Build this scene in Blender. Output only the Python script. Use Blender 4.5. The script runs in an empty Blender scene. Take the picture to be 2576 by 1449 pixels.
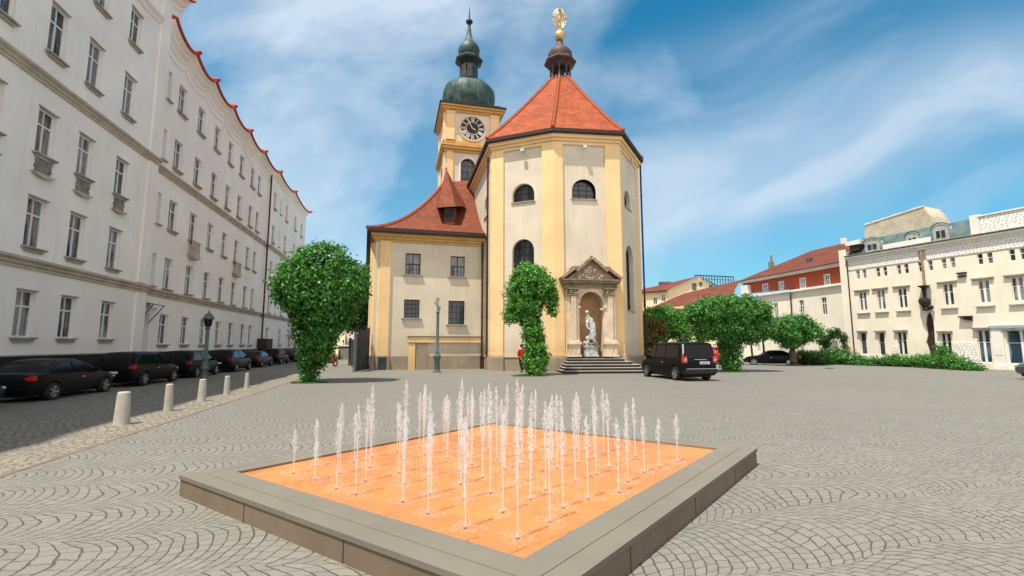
import bpy, bmesh, math, random
import numpy as np
from mathutils import Vector, Matrix, noise
R=math.radians; pi=math.pi
random.seed(7)
S=bpy.context.scene; COL=S.collection
# ------------------------------------------------------------------ camera, sky, sun, exposure
FPX=1200.; PITCH=math.atan(143.5/FPX); EYE=1.7
cam=bpy.data.cameras.new('Camera'); cam.sensor_width=36; cam.lens=36*FPX/2576; cam.clip_start=.05; cam.clip_end=3000
co=bpy.data.objects.new('Camera',cam); COL.objects.link(co); co.location=(0,0,EYE); co.rotation_euler=(pi/2+PITCH,0,0)
S.camera=co
S.view_settings.view_transform='Standard'; S.view_settings.look='None'; S.view_settings.gamma=1; S.view_settings.exposure=0.60
SUN_EL=R(69); SUN_TRAVEL=R(46)                       # shadows run towards +x, turned 46 degrees to +y
sd=Vector((math.cos(SUN_TRAVEL)*math.cos(SUN_EL),math.sin(SUN_TRAVEL)*math.cos(SUN_EL),-math.sin(SUN_EL)))
sl=bpy.data.lights.new('Sun','SUN'); sl.energy=4.6; sl.angle=R(.6); sl.color=(1,.94,.83)
so=bpy.data.objects.new('Sun',sl); COL.objects.link(so); so.rotation_euler=sd.to_track_quat('-Z','Y').to_euler(); so.location=(-30,-30,60)

class NT:
    """tiny expression helper for shader nodes"""
    def __init__(s,nt): s.nt=nt
    def node(s,t,**k):
        n=s.nt.nodes.new(t)
        for a,b in k.items(): setattr(n,a,b)
        return n
    def put(s,sock,v):
        if isinstance(v,bpy.types.NodeSocket): s.nt.links.new(v,sock)
        else: sock.default_value=v
    def m(s,op,a,b=0.,c=0.,clamp=False):
        n=s.node('ShaderNodeMath',operation=op,use_clamp=clamp); s.put(n.inputs[0],a); s.put(n.inputs[1],b); s.put(n.inputs[2],c); return n.outputs[0]
    def noise(s,vec,scale,detail=3,rough=.5,dim='3D',dist=0.):
        n=s.node('ShaderNodeTexNoise',noise_dimensions=dim); 
        if vec is not None: s.put(n.inputs['Vector'],vec)
        n.inputs['Scale'].default_value=scale; n.inputs['Detail'].default_value=detail; n.inputs['Roughness'].default_value=rough; n.inputs['Distortion'].default_value=dist
        return n.outputs['Fac']
    def ramp(s,f,stops,interp='LINEAR'):
        n=s.node('ShaderNodeValToRGB'); n.color_ramp.interpolation=interp; e=n.color_ramp.elements
        while len(e)<len(stops): e.new(.5)
        for i,(p,c) in enumerate(stops):
            e[i].position=p; e[i].color=(c,c,c,1) if isinstance(c,(int,float)) else (*c,1)
        s.put(n.inputs[0],f); return n.outputs[0]
    def mix(s,f,a,b,bt='MIX'):
        n=s.node('ShaderNodeMix',data_type='RGBA',blend_type=bt); s.put(n.inputs[0],f)
        for k,v in ((6,a),(7,b)):
            if isinstance(v,tuple): v=(*v,1) if len(v)==3 else v
            s.put(n.inputs[k],v)
        return n.outputs[2]
    def xyz(s,v):
        n=s.node('ShaderNodeSeparateXYZ'); s.put(n.inputs[0],v); return n.outputs
    def comb(s,x,y,z=0.):
        n=s.node('ShaderNodeCombineXYZ'); s.put(n.inputs[0],x); s.put(n.inputs[1],y); s.put(n.inputs[2],z); return n.outputs[0]
    def mapr(s,v,a,b,c,d):
        n=s.node('ShaderNodeMapRange'); s.put(n.inputs[0],v)
        for i,k in enumerate((a,b,c,d)): n.inputs[i+1].default_value=k
        return n.outputs[0]

w=bpy.data.worlds.new("World"); S.world=w; w.use_nodes=True; w.node_tree.nodes.clear(); n=NT(w.node_tree)
sky=n.node('ShaderNodeTexSky',sky_type='NISHITA'); sky.sun_disc=False; sky.sun_elevation=SUN_EL
sky.sun_rotation=math.atan2(-sd.x,-sd.y)             # clockwise from +y
sky.air_density=1.0; sky.dust_density=.6; sky.ozone_density=3.0
tc=n.node('ShaderNodeTexCoord'); X,Y,Z=n.xyz(tc.outputs['Generated'])
zz=n.m('ADD',n.m('MAXIMUM',Z,0.),.16)
u=n.m('DIVIDE',X,zz); v=n.m('DIVIDE',Y,zz)
yy=n.m('MAXIMUM',Y,.12); A_=n.m('DIVIDE',X,yy); E_=n.m('DIVIDE',n.m('MAXIMUM',Z,0.),yy)
S_=n.m('SUBTRACT',E_,n.m('MULTIPLY',A_,.34))         # height above a line that climbs to the right
wob=n.m('MULTIPLY',n.m('SUBTRACT',n.noise(n.comb(A_,E_,2.),1.6,3,.5),.5),.22)
S2=n.m('ADD',S_,wob)
streak=n.noise(n.comb(n.m('MULTIPLY',A_,.9),n.m('MULTIPLY',S2,2.9),3.4),1.5,5,.50,dist=.35)
t_=n.m('DIVIDE',n.m('SUBTRACT',S2,.20),.15); bandc=n.m('POWER',2.718,n.m('MULTIPLY',-1.,n.m('MULTIPLY',t_,t_)))
t2=n.m('DIVIDE',n.m('SUBTRACT',S2,.52),.06); bandd=n.m('MULTIPLY',n.m('POWER',2.718,n.m('MULTIPLY',-1.,n.m('MULTIPLY',t2,t2))),.28)
puff=n.noise(n.comb(n.m('MULTIPLY',A_,1.),n.m('MULTIPLY',E_,1.25),6.3),2.3,8,.56,dist=.35)
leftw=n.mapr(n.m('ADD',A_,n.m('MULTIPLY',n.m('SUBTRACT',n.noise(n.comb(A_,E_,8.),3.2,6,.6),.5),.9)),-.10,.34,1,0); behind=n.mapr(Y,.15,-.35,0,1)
c1=n.mapr(puff,.34,.60,0.20,1); c2=n.m('MINIMUM',n.m('ADD',n.m('MULTIPLY',n.mapr(streak,.46,.78,0,1),.45),n.m('MULTIPLY',n.m('ADD',bandc,bandd),n.mapr(streak,.25,.62,.48,.74))),.85)
cl=n.m('ADD',n.m('MULTIPLY',c1,leftw),n.m('MULTIPLY',c2,n.m('SUBTRACT',1.,leftw)))
low=n.mapr(Z,0,.30,.38,0)
cl=n.m('MINIMUM',n.m('ADD',n.m('MULTIPLY',cl,.84),low),.90)
cl=n.m('MAXIMUM',cl,n.m('MULTIPLY',behind,.92))  # unseen warm cloud cover added behind the camera to warm the ambient light
skyc=n.mix(1.,sky.outputs[0],(.14,.80,.87),'MULTIPLY')
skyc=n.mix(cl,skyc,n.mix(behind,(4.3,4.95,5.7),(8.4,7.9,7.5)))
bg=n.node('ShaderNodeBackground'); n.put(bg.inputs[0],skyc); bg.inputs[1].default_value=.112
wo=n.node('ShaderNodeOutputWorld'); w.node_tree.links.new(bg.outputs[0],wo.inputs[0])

# ------------------------------------------------------------------ helpers
def px_ray(px,py):
    a=px-1288.; b=724.5-py
    return Vector((a,math.cos(PITCH)*FPX-math.sin(PITCH)*b,math.sin(PITCH)*FPX+math.cos(PITCH)*b))
def G(px,py,z=0.):
    r=px_ray(px,py); t=(z-EYE)/r.z; return Vector((r.x*t,r.y*t,z))
def AT(px,py,Yd):
    r=px_ray(px,py); t=Yd/r.y; return Vector((r.x*t,Yd,EYE+r.z*t))
def tag(o,label=None,cat=None,group=None,kind=None):
    if label: o['label']=label
    if cat: o['category']=cat
    if group: o['group']=group
    if kind: o['kind']=kind
    return o
def thing(name,label,cat,loc=(0,0,0),rz=0,group=None):
    o=bpy.data.objects.new(name,None); COL.objects.link(o); o.location=loc; o.rotation_euler=(0,0,rz); o.empty_display_size=.3
    return tag(o,label,cat,group)
class MB:
    def __init__(s): s.v=[]; s.f=[]
    def add(s,vs,fs):
        b=len(s.v); s.v+= [tuple(p) for p in vs]; s.f+=[tuple(b+i for i in f) for f in fs]; return s
    def box(s,a,b,M=None):
        x0,y0,z0=a;x1,y1,z1=b
        P=[(x0,y0,z0),(x1,y0,z0),(x1,y1,z0),(x0,y1,z0),(x0,y0,z1),(x1,y0,z1),(x1,y1,z1),(x0,y1,z1)]
        if M is not None: P=[M(*p) for p in P]
        return s.add(P,[(0,3,2,1),(4,5,6,7),(0,1,5,4),(1,2,6,5),(2,3,7,6),(3,0,4,7)])
    def prism(s,poly,z0,z1,M=None):
        k=len(poly); P=[(x,y,z0) for x,y in poly]+[(x,y,z1) for x,y in poly]
        if M is not None: P=[M(*p) for p in P]
        return s.add(P,[tuple(range(k))[::-1],tuple(range(k,2*k))]+[(i,(i+1)%k,k+(i+1)%k,k+i) for i in range(k)])
    def plate(s,poly,y0,y1,M=None):
        """polygon in x,z given a thickness in y"""
        k=len(poly); P=[(x,y0,z) for x,z in poly]+[(x,y1,z) for x,z in poly]
        if M is not None: P=[M(*p) for p in P]
        return s.add(P,[tuple(range(k)),tuple(range(k,2*k))[::-1]]+[(i,k+i,k+(i+1)%k,(i+1)%k) for i in range(k)])
    def lathe(s,prof,seg=24,c=(0,0,0),rot=0.,cap=True,sq=None):
        b=len(s.v); cx,cy,cz=c
        for r,z in prof:
            for i in range(seg):
                a=rot+2*pi*i/seg; s.v.append((cx+r*math.cos(a),cy+r*math.sin(a),cz+z))
        for j in range(len(prof)-1):
            for i in range(seg):
                i2=(i+1)%seg; s.f.append((b+j*seg+i,b+j*seg+i2,b+(j+1)*seg+i2,b+(j+1)*seg+i))
        if cap:
            s.f.append(tuple(b+i for i in range(seg))[::-1]); t=b+(len(prof)-1)*seg; s.f.append(tuple(t+i for i in range(seg)))
        return s
    def tube(s,pts,rad,seg=8,closed=False):
        pts=[Vector(p) for p in pts]; k=len(pts); b=len(s.v)
        if not hasattr(rad,'__len__'): rad=[rad]*k
        up=Vector((0,0,1)); 
        for i,p in enumerate(pts):
            d=(pts[(i+1)%k if closed else min(i+1,k-1)]-pts[(i-1)%k if closed else max(i-1,0)]).normalized()
            a=d.cross(up)
            if a.length<.05: a=d.cross(Vector((1,0,0)))
            a.normalize(); c=d.cross(a)
            for j in range(seg):
                t=2*pi*j/seg; s.v.append(tuple(p+rad[i]*(a*math.cos(t)+c*math.sin(t))))
        for i in range(k if closed else k-1):
            for j in range(seg):
                j2=(j+1)%seg; i2=(i+1)%k; s.f.append((b+i*seg+j,b+i*seg+j2,b+i2*seg+j2,b+i2*seg+j))
        if not closed:
            s.f.append(tuple(b+j for j in range(seg))[::-1]); s.f.append(tuple(b+(k-1)*seg+j for j in range(seg)))
        return s
    def sphere(s,c,r,seg=10,rings=6):
        if not hasattr(r,'__len__'): r=(r,r,r)
        b=len(s.v); 
        for i in range(rings+1):
            t=pi*i/rings
            for j in range(seg):
                a=2*pi*j/seg; s.v.append((c[0]+r[0]*math.sin(t)*math.cos(a),c[1]+r[1]*math.sin(t)*math.sin(a),c[2]-r[2]*math.cos(t)))
        for i in range(rings):
            for j in range(seg):
                j2=(j+1)%seg; s.f.append((b+i*seg+j,b+i*seg+j2,b+(i+1)*seg+j2,b+(i+1)*seg+j))
        return s
    def mesh(s,name,mat,smooth=False,off=None,weld=False,bevel=0.):
        me=bpy.data.meshes.new(name); vs=s.v
        if off is not None: vs=[(x-off[0],y-off[1],z-off[2]) for x,y,z in vs]
        me.from_pydata(vs,[],s.f); me.materials.append(mat)
        bm=bmesh.new(); bm.from_mesh(me)
        if weld: bmesh.ops.remove_doubles(bm,verts=bm.verts,dist=.0008)
        bmesh.ops.dissolve_degenerate(bm,dist=1e-5,edges=bm.edges)
        bmesh.ops.recalc_face_normals(bm,faces=bm.faces)
        if bevel: bmesh.ops.bevel(bm,geom=[e for e in bm.edges if e.is_manifold and e.calc_face_angle(0)>.5],offset=bevel,segments=2,affect='EDGES',clamp_overlap=True)
        bm.to_mesh(me); bm.free()
        if smooth: 
            me.shade_smooth() if hasattr(me,'shade_smooth') else None
            me.set_sharp_from_angle(angle=R(38 if smooth is True else smooth))
        return me
    def build(s,name,mat,parent=None,smooth=False,weld=False,bevel=0.,world=False):
        off=parent.location if (parent is not None and world) else None
        if parent is not None and world and parent.parent: off=parent.parent.location+parent.location
        return put(name,s.mesh(name,mat,smooth,off,weld,bevel),parent)
def put(name,me,parent=None,loc=(0,0,0),rz=0.):
    o=bpy.data.objects.new(name,me); COL.objects.link(o); o.location=loc; o.rotation_euler=(0,0,rz)
    if parent is not None: o.parent=parent
    return o
def copy_tree(o,parent=None):
    c=o.copy(); COL.objects.link(c)
    if parent is not None: c.parent=parent
    for ch in list(o.children): copy_tree(ch,c)
    return c
class Frame:
    """facade frame: s runs to the right seen from outside, o outwards, z up"""
    def __init__(s,P,Q):
        s.P=Vector((P[0],P[1])); d=Vector((Q[0]-P[0],Q[1]-P[1])); s.L=d.length; s.t=d.normalized(); s.n=Vector((s.t.y,-s.t.x)); s.rz=math.atan2(s.n.x,-s.n.y)
    def __call__(s,a,o,z): p=s.P+s.t*a+s.n*o; return (p.x,p.y,z)
def offset(pts,d,closed=False):
    """offset an (open) polyline to its outer side (right of travel)"""
    k=len(pts); out=[]
    for i,p in enumerate(pts):
        p=Vector(p[:2]); ns=[]
        for a,b in ((i-1,i),(i,i+1)):
            if closed or (0<=a and b<k):
                e=(Vector(pts[b%k][:2])-Vector(pts[a%k][:2])).normalized(); ns.append(Vector((e.y,-e.x)))
        m=sum(ns,Vector((0,0))); m.normalize(); out.append(p+m*(d/max(.3,m.dot(ns[0]))))
    return out
def band(mb,pts,o0,o1,z0,z1,closed=False,z1i=None):
    A=offset(pts,o0,closed); B=offset(pts,o1,closed); k=len(pts)
    if z1i is None: z1i=z1
    for i in range(k if closed else k-1):
        j=(i+1)%k
        P=[(*A[i],z0),(*A[j],z0),(*B[j],z0),(*B[i],z0),(*A[i],z1i),(*A[j],z1i),(*B[j],z1),(*B[i],z1)]
        mb.add(P,[(0,3,2,1),(4,5,6,7),(0,1,5,4),(2,3,7,6)]+([(3,0,4,7)] if (i==0 and not closed) else [])+([(1,2,6,5)] if (i==k-2 and not closed) else []))
    return mb
def arch_pts(a,b,c,d,rise,k=14):
    """outline of an opening a..b, c..d whose top 'rise' metres are an arc"""
    m=(a+b)/2; h=(b-a)/2
    return [(m+h*math.cos(pi*i/k),d-rise+rise*math.sin(pi*i/k)) for i in range(k+1)]
def wall_open(mb,F,s0,s1,z0,z1,ops,depth,o=0.):
    ss=sorted({s0,s1}|{x for q in ops for x in q[:2]}); zs=sorted({z0,z1}|{x for q in ops for x in q[2:4]})
    for i in range(len(ss)-1):
        for j in range(len(zs)-1):
            a,b,c,d=ss[i],ss[i+1],zs[j],zs[j+1]; m=(a+b)/2; h=(c+d)/2
            if any(q[0]<m<q[1] and q[2]<h<q[3] for q in ops): continue
            mb.add([F(a,o,c),F(b,o,c),F(b,o,d),F(a,o,d)],[(0,1,2,3)])
    for q in ops:
        a,b,c,d=q[:4]; rise=q[4] if len(q)>4 else 0
        if rise:
            ar=arch_pts(a,b,c,d,rise); k=len(ar); mid=k//2
            for i in range(mid): mb.add([F(b,o,d),F(ar[i][0],o,ar[i][1]),F(ar[i+1][0],o,ar[i+1][1])],[(0,1,2)])
            for i in range(mid,k-1): mb.add([F(a,o,d),F(ar[i][0],o,ar[i][1]),F(ar[i+1][0],o,ar[i+1][1])],[(0,1,2)])
            out=[(a,c),(b,c)]+ar
            if abs(ar[0][1]-c)<1e-4: out=[(a,c)]+ar
        else: out=[(a,c),(b,c),(b,d),(a,d)]
        k=len(out)
        for i in range(k):
            p,r=out[i],out[(i+1)%k]
            mb.add([F(p[0],o,p[1]),F(r[0],o,r[1]),F(r[0],o-depth,r[1]),F(p[0],o-depth,p[1])],[(0,1,2,3)])
    return mb

# ------------------------------------------------------------------ materials
def mat(name,col,rough=.8,metal=0.,spec=.3,coat=0.):
    m=bpy.data.materials.new(name); m.use_nodes=True; b=m.node_tree.nodes['Principled BSDF']
    b.inputs['Base Color'].default_value=(*col,1); b.inputs['Roughness'].default_value=rough; b.inputs['Metallic'].default_value=metal
    b.inputs['Specular IOR Level'].default_value=spec; b.inputs['Coat Weight'].default_value=coat
    return m
def bump(n,b,h,st=.3,dist=.02):
    k=n.node('ShaderNodeBump'); k.inputs['Strength'].default_value=st; k.inputs['Distance'].default_value=dist; n.put(k.inputs['Height'],h); n.put(b.inputs['Normal'],k.outputs[0])
def coords(n,kind='pos'):
    if kind=='pos': return n.node('ShaderNodeNewGeometry').outputs['Position']
    return n.node('ShaderNodeTexCoord').outputs['Object']
def speck(name,col,rough=.85,amp=.18,scale=1.2,fine=30,bst=.35,bd=.01,streak=.0,dirt=None,kind='pos',metal=0.,spec=.25,tint=None,damp=False):
    """base colour broken up by large soft patches, fine grain and rain streaks"""
    m=mat(name,col,rough,metal,spec); n=NT(m.node_tree); b=m.node_tree.nodes['Principled BSDF']; P=coords(n,kind)
    big=n.noise(P,scale,4,.6); fi=n.noise(P,fine,3,.7)
    c=n.mix(n.mapr(big,.3,.7,0,1),tuple(x*(1-amp) for x in col),tuple(min(1,x*(1+amp*.6)) for x in col) if tint is None else tint)
    c=n.mix(n.mapr(fi,.35,.65,0,amp*.9),c,tuple(x*.55 for x in col))
    if streak:
        x,y,z=n.xyz(P); st=n.noise(n.comb(n.m('MULTIPLY',x,3.),n.m('MULTIPLY',y,3.),n.m('MULTIPLY',z,.22)),1.4,4,.6)
        c=n.mix(n.mapr(st,.55,.8,0,streak),c,dirt or tuple(x*.5 for x in col))
    if damp:
        x_,y_,z_=n.xyz(P); dz_=n.m('ADD',z_,n.m('MULTIPLY',n.noise(P,.8,5,.65),-2.6)); c=n.mix(n.mapr(dz_,-.6,.9,.42,0),c,tuple(x*.62 for x in (dirt or col)))
    n.put(b.inputs['Base Color'],c); bump(n,b,fi,bst,bd); return m
def tile_mat(name,col,dark,zf=5.2,kind='z'):
    m=mat(name,col,.8,0,.2); n=NT(m.node_tree); b=m.node_tree.nodes['Principled BSDF']; P=coords(n); x,y,z=n.xyz(P)
    r=n.m('MULTIPLY',z,zf); fr=n.m('FRACT',r); row=n.m('FLOOR',r)
    h=n.m('ADD',n.m('MULTIPLY',x,4.3),n.m('ADD',n.m('MULTIPLY',y,3.7),n.m('MULTIPLY',row,.5)))
    fc=n.m('FRACT',h); cid=n.node('ShaderNodeTexWhiteNoise',noise_dimensions='2D'); n.put(cid.inputs['Vector'],n.comb(n.m('FLOOR',h),row))
    edge=n.m('MAXIMUM',n.mapr(fr,0,.22,1,0),n.mapr(fc,0,.14,.55,0))
    c=n.mix(cid.outputs[0],tuple(k*.76 for k in col),tuple(min(1,k*1.2) for k in col))
    c=n.mix(n.mapr(n.noise(P,.7,5,.6),.42,.7,0,.5),c,dark); c=n.mix(n.m('MULTIPLY',edge,.6),c,tuple(k*.35 for k in dark))
    n.put(b.inputs['Base Color'],c); bump(n,b,n.m('ADD',fr,n.m('MULTIPLY',fc,.3)),.6,.03); return m
def leaf_mat(name,c0,c1,c2,rough=.45):
    m=mat(name,c0,rough,0,.35); n=NT(m.node_tree); b=m.node_tree.nodes['Principled BSDF']
    g=n.node('ShaderNodeNewGeometry'); c=n.ramp(g.outputs['Random Per Island'],[(0,c0),(.55,c1),(1,c2)])
    c=n.mix(n.mapr(n.noise(g.outputs['Position'],1.1,3,.6),.4,.65,0,.5),c,c0)
    n.put(b.inputs['Base Color'],c)
    tr=n.node('ShaderNodeBsdfTranslucent'); n.put(tr.inputs[0],n.mix(.5,c,(.16,.34,.03)))
    mx=n.node('ShaderNodeMixShader'); mx.inputs[0].default_value=.28
    o=m.node_tree.nodes['Material Output']; m.node_tree.links.new(b.outputs[0],mx.inputs[1]); m.node_tree.links.new(tr.outputs[0],mx.inputs[2]); m.node_tree.links.new(mx.outputs[0],o.inputs[0])
    return m
def glass_mat(name,dark,light,curtain=.5,rough=.08,sx=9.,kind='pos'):
    """window glass in front of a dark room, with pale curtains hanging in part of it"""
    m=mat(name,dark,rough,0,.8); n=NT(m.node_tree); b=m.node_tree.nodes['Principled BSDF']; P=coords(n,kind); x,y,z=n.xyz(P)
    hor=n.m('ADD',n.m('MULTIPLY',x,.8),y)
    folds=n.m('SINE',n.m('MULTIPLY',n.m('ADD',hor,n.m('MULTIPLY',n.noise(P,1.3),.5)),sx*6.28/1.0))
    cur=n.m('MULTIPLY',n.mapr(n.noise(n.comb(n.m('MULTIPLY',x,1.),n.m('MULTIPLY',y,1.),n.m('MULTIPLY',z,.25)),1.7,2),.47,.53,0,1),curtain)
    oi=n.node('ShaderNodeObjectInfo').outputs['Random']; cur=n.m('MULTIPLY',cur,n.mapr(oi,0,1,.25,1.5),clamp=True); r2_=n.m('FRACT',n.m('MULTIPLY',oi,7.31)); lo_=n.m('MULTIPLY',n.m('GREATER_THAN',r2_,.72),n.m('LESS_THAN',n.m('FRACT',n.m('MULTIPLY',z,.27)),n.m('MULTIPLY',r2_,.8)))
    cur=n.m('MAXIMUM',cur,n.m('MULTIPLY',lo_,curtain*.6))
    c=n.mix(cur,dark,n.mix(n.mapr(folds,-1,1,0,.6),light,tuple(k*.5 for k in light)))
    n.put(b.inputs['Base Color'],c); bump(n,b,n.noise(P,.9,2),.06,.05); return m

def fan_mat(name,col,joint,bandw=1.05,ang=16.,st=.118,warm=(.204,.190,.168)):
    m=mat(name,col,.72,0,.3); n=NT(m.node_tree); b=m.node_tree.nodes['Principled BSDF']; P=coords(n); x,y,z=n.xyz(P)
    ca,sa=math.cos(R(ang)),math.sin(R(ang))
    wx=n.m('MULTIPLY',n.m('SUBTRACT',n.noise(P,.55,2),.5),.9); wy=n.m('MULTIPLY',n.m('SUBTRACT',n.noise(n.comb(y,x,5.),.5,2),.5),.9)
    jx=n.m('MULTIPLY',n.m('SUBTRACT',n.noise(P,7.,2),.5),.045); jy=n.m('MULTIPLY',n.m('SUBTRACT',n.noise(n.comb(y,x,9.),7.,2),.5),.045)
    X=n.m('ADD',n.m('ADD',x,wx),jx); Y=n.m('ADD',n.m('ADD',y,wy),jy)
    u=n.m('ADD',n.m('MULTIPLY',X,ca),n.m('MULTIPLY',Y,sa)); v=n.m('SUBTRACT',n.m('MULTIPLY',Y,ca),n.m('MULTIPLY',X,sa))
    q=n.m('DIVIDE',v,bandw); k=n.m('FLOOR',q); wv=n.m('MULTIPLY',n.m('SUBTRACT',n.m('SUBTRACT',q,k),.5),bandw)
    Rr=bandw*.60
    off=n.m('SQRT',n.m('SUBTRACT',Rr*Rr,n.m('MULTIPLY',wv,wv)))
    r=n.m('DIVIDE',n.m('SUBTRACT',u,off),st); row=n.m('FLOOR',r); fr=n.m('FRACT',r)
    wn=n.node('ShaderNodeTexWhiteNoise',noise_dimensions='2D'); n.put(wn.inputs['Vector'],n.comb(row,k))
    a=n.m('ADD',n.m('DIVIDE',n.m('MULTIPLY',n.m('ARCSINE',n.m('DIVIDE',wv,Rr)),Rr),st*1.12),wn.outputs[0])
    ca_=n.m('FLOOR',a); fa=n.m('FRACT',a)
    d1=n.m('MINIMUM',fr,n.m('SUBTRACT',1.,fr)); d2=n.m('MULTIPLY',n.m('MINIMUM',fa,n.m('SUBTRACT',1.,fa)),1.9)
    d=n.m('MINIMUM',d1,d2)
    cid=n.node('ShaderNodeTexWhiteNoise',noise_dimensions='3D'); n.put(cid.inputs['Vector'],n.comb(row,ca_,k))
    jn=n.noise(P,2.3,3); jw=n.mapr(jn,.3,.7,.020,.050)
    jm=n.m('DIVIDE',n.m('SUBTRACT',n.m('MULTIPLY',jw,1.9),d),jw,clamp=True)
    c=n.mix(cid.outputs[0],tuple(k_*.88 for k_ in col),tuple(k_*1.10 for k_ in col))
    cs=n.node('ShaderNodeSeparateColor'); n.put(cs.inputs[0],cid.outputs[1])
    c=n.mix(n.m('MULTIPLY',cs.outputs[1],.5),c,warm)
    c=n.mix(n.mapr(n.noise(P,.22,4,.6),.35,.7,0,.35),c,tuple(k_*.78 for k_ in warm))
    c=n.mix(n.mapr(n.noise(P,60,2,.7),.35,.75,0,.30),c,tuple(k_*.45 for k_ in col)); c=n.mix(n.mapr(n.noise(n.comb(n.m('MULTIPLY',x,.6),y,4.),.9,6,.7,dist=1.2),.58,.72,0,.32),c,tuple(k_*.62 for k_ in col))
    jc=n.mix(n.mapr(n.noise(P,.9,3),.45,.6,0,1),joint,(joint[0]*.9,joint[1]*1.15,joint[2]*.5))
    c=n.mix(n.m('MULTIPLY',jm,.80),c,jc)
    n.put(b.inputs['Base Color'],c); h=n.m('ADD',n.m('SUBTRACT',1.,jm),n.m('MULTIPLY',n.noise(P,40,3),.25)); bump(n,b,h,.8,.012); return m
def sett_mat(name,col,joint,ang,sx=.17,sy=.11):
    m=mat(name,col,.8,0,.25); n=NT(m.node_tree); b=m.node_tree.nodes['Principled BSDF']; P=coords(n); x,y,z=n.xyz(P)
    ca,sa=math.cos(R(ang)),math.sin(R(ang))
    j=n.m('MULTIPLY',n.m('SUBTRACT',n.noise(P,4.,3),.5),.07)
    u=n.m('ADD',n.m('ADD',n.m('MULTIPLY',x,ca),n.m('MULTIPLY',y,sa)),j); v=n.m('ADD',n.m('SUBTRACT',n.m('MULTIPLY',y,ca),n.m('MULTIPLY',x,sa)),j)
    r=n.m('DIVIDE',v,sy); row=n.m('FLOOR',r); wn=n.node('ShaderNodeTexWhiteNoise',noise_dimensions='1D'); n.put(wn.inputs['W'],row)
    a=n.m('ADD',n.m('DIVIDE',u,sx),wn.outputs[0]); fr=n.m('FRACT',r); fa=n.m('FRACT',a)
    d=n.m('MINIMUM',n.m('MINIMUM',fr,n.m('SUBTRACT',1.,fr)),n.m('MULTIPLY',n.m('MINIMUM',fa,n.m('SUBTRACT',1.,fa)),1.4))
    jm=n.m('DIVIDE',n.m('SUBTRACT',.14,d),.07,clamp=True)
    cid=n.node('ShaderNodeTexWhiteNoise',noise_dimensions='2D'); n.put(cid.inputs['Vector'],n.comb(row,n.m('FLOOR',a)))
    c=n.mix(cid.outputs[0],tuple(k*.78 for k in col),tuple(k*1.18 for k in col)); c=n.mix(n.mapr(n.noise(P,.3,5,.6),.35,.7,0,.4),c,tuple(k*.75 for k in col))
    c=n.mix(n.m('MULTIPLY',jm,.8),c,joint); n.put(b.inputs['Base Color'],c); bump(n,b,n.m('SUBTRACT',1.,jm),.7,.012); return m
def dash_mat(name):
    """white painted brick relief with dark open joints"""
    m=mat(name,(.7,.68,.62),.8); n=NT(m.node_tree); b=m.node_tree.nodes['Principled BSDF']; P=coords(n); x,y,z=n.xyz(P)
    u=n.m('MULTIPLY',n.m('ADD',y,n.m('MULTIPLY',x,-.4)),4.2); r=n.m('MULTIPLY',n.m('ADD',z,n.m('MULTIPLY',n.noise(P,2.2),.12)),7.5); row=n.m('FLOOR',r)
    wn=n.node('ShaderNodeTexWhiteNoise',noise_dimensions='1D'); n.put(wn.inputs['W'],row)
    uu=n.m('ADD',u,wn.outputs[0]); fa=n.m('FRACT',uu); fr=n.m('FRACT',r)
    k=n.m('MULTIPLY',n.m('LESS_THAN',fr,.42),n.m('LESS_THAN',fa,.58)); jit=n.mapr(n.noise(P,9,2),.40,.48,0,1)
    n.put(b.inputs['Base Color'],n.mix(n.m('MULTIPLY',n.m('MULTIPLY',k,jit),.85),(.76,.74,.69),(.20,.19,.18))); bump(n,b,k,-.5,.03); return m

M={}
M['shade_plaster']=speck('pale plaster',(.84,.795,.745),.9,.09,.35,25,.25,.006,.22,(.42,.38,.33))
M['trim_stone']=speck('weathered trim',(.50,.43,.35),.9,.25,1.5,20,.5,.01,.4,(.20,.16,.12))
M['sill_stone']=speck('sill stone',(.40,.35,.29),.9,.3,2,25,.4,.008)
M['rubble']=speck('bare grey masonry',(.27,.255,.23),.95,.5,3.5,14,1.,.04)
M['plinth_shade']=speck('shade darkened plinth',(.016,.018,.023),.7,.4,1.5,20,.4,.01)  # plinth colour blackened to carry the shade behind the parked cars
M['white_paint']=speck('white window paint',(.72,.72,.70),.5,.12,3,30,.1,.002)
M['pane']=glass_mat('curtained glass',(.014,.017,.021),(.40,.42,.44),.50)
M['pane_dark']=glass_mat('dark glass',(.012,.014,.018),(.12,.13,.14),.5,.12)
M['pane_blue']=glass_mat('blue shop glass',(.02,.045,.075),(.22,.32,.42),.6,.06,3)
M['roof_red']=tile_mat('red roof tiles',(.32,.075,.028),(.17,.042,.018))
M['roof_old']=tile_mat('old brown roof tiles',(.185,.048,.021),(.085,.028,.014))
M['roof_far']=tile_mat('far roof tiles',(.155,.046,.030),(.09,.03,.02),4)
M['ridge']=speck('ridge tile',(.40,.10,.038),.8,.3,6,40,.5,.01)
M['ridge_edge']=speck('red eave tile',(.38,.06,.03),.7,.3,3,20,.4,.01)
M['cream']=speck('cream roughcast',(.67,.59,.47),.92,.12,.6,16,.9,.03,.36,(.38,.31,.22),damp=True)
M['yellow']=speck('yellow plaster',(.82,.575,.30),.88,.10,.6,30,.25,.006,.28,(.50,.31,.13),damp=True)
M['yellow_trim']=speck('ochre moulding',(.60,.36,.12),.85,.18,1.2,20,.3,.006,.3,(.26,.13,.04))
M['plinth']=speck('sandstone plinth',(.32,.255,.19),.9,.22,.8,18,.7,.02,.4,(.15,.11,.08))
M['gutter']=speck('brown gutter',(.050,.027,.020),.55,.3,3,20,.2,.004)
M['dark_frame']=mat('black window bars',(.012,.012,.012),.5)
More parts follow.
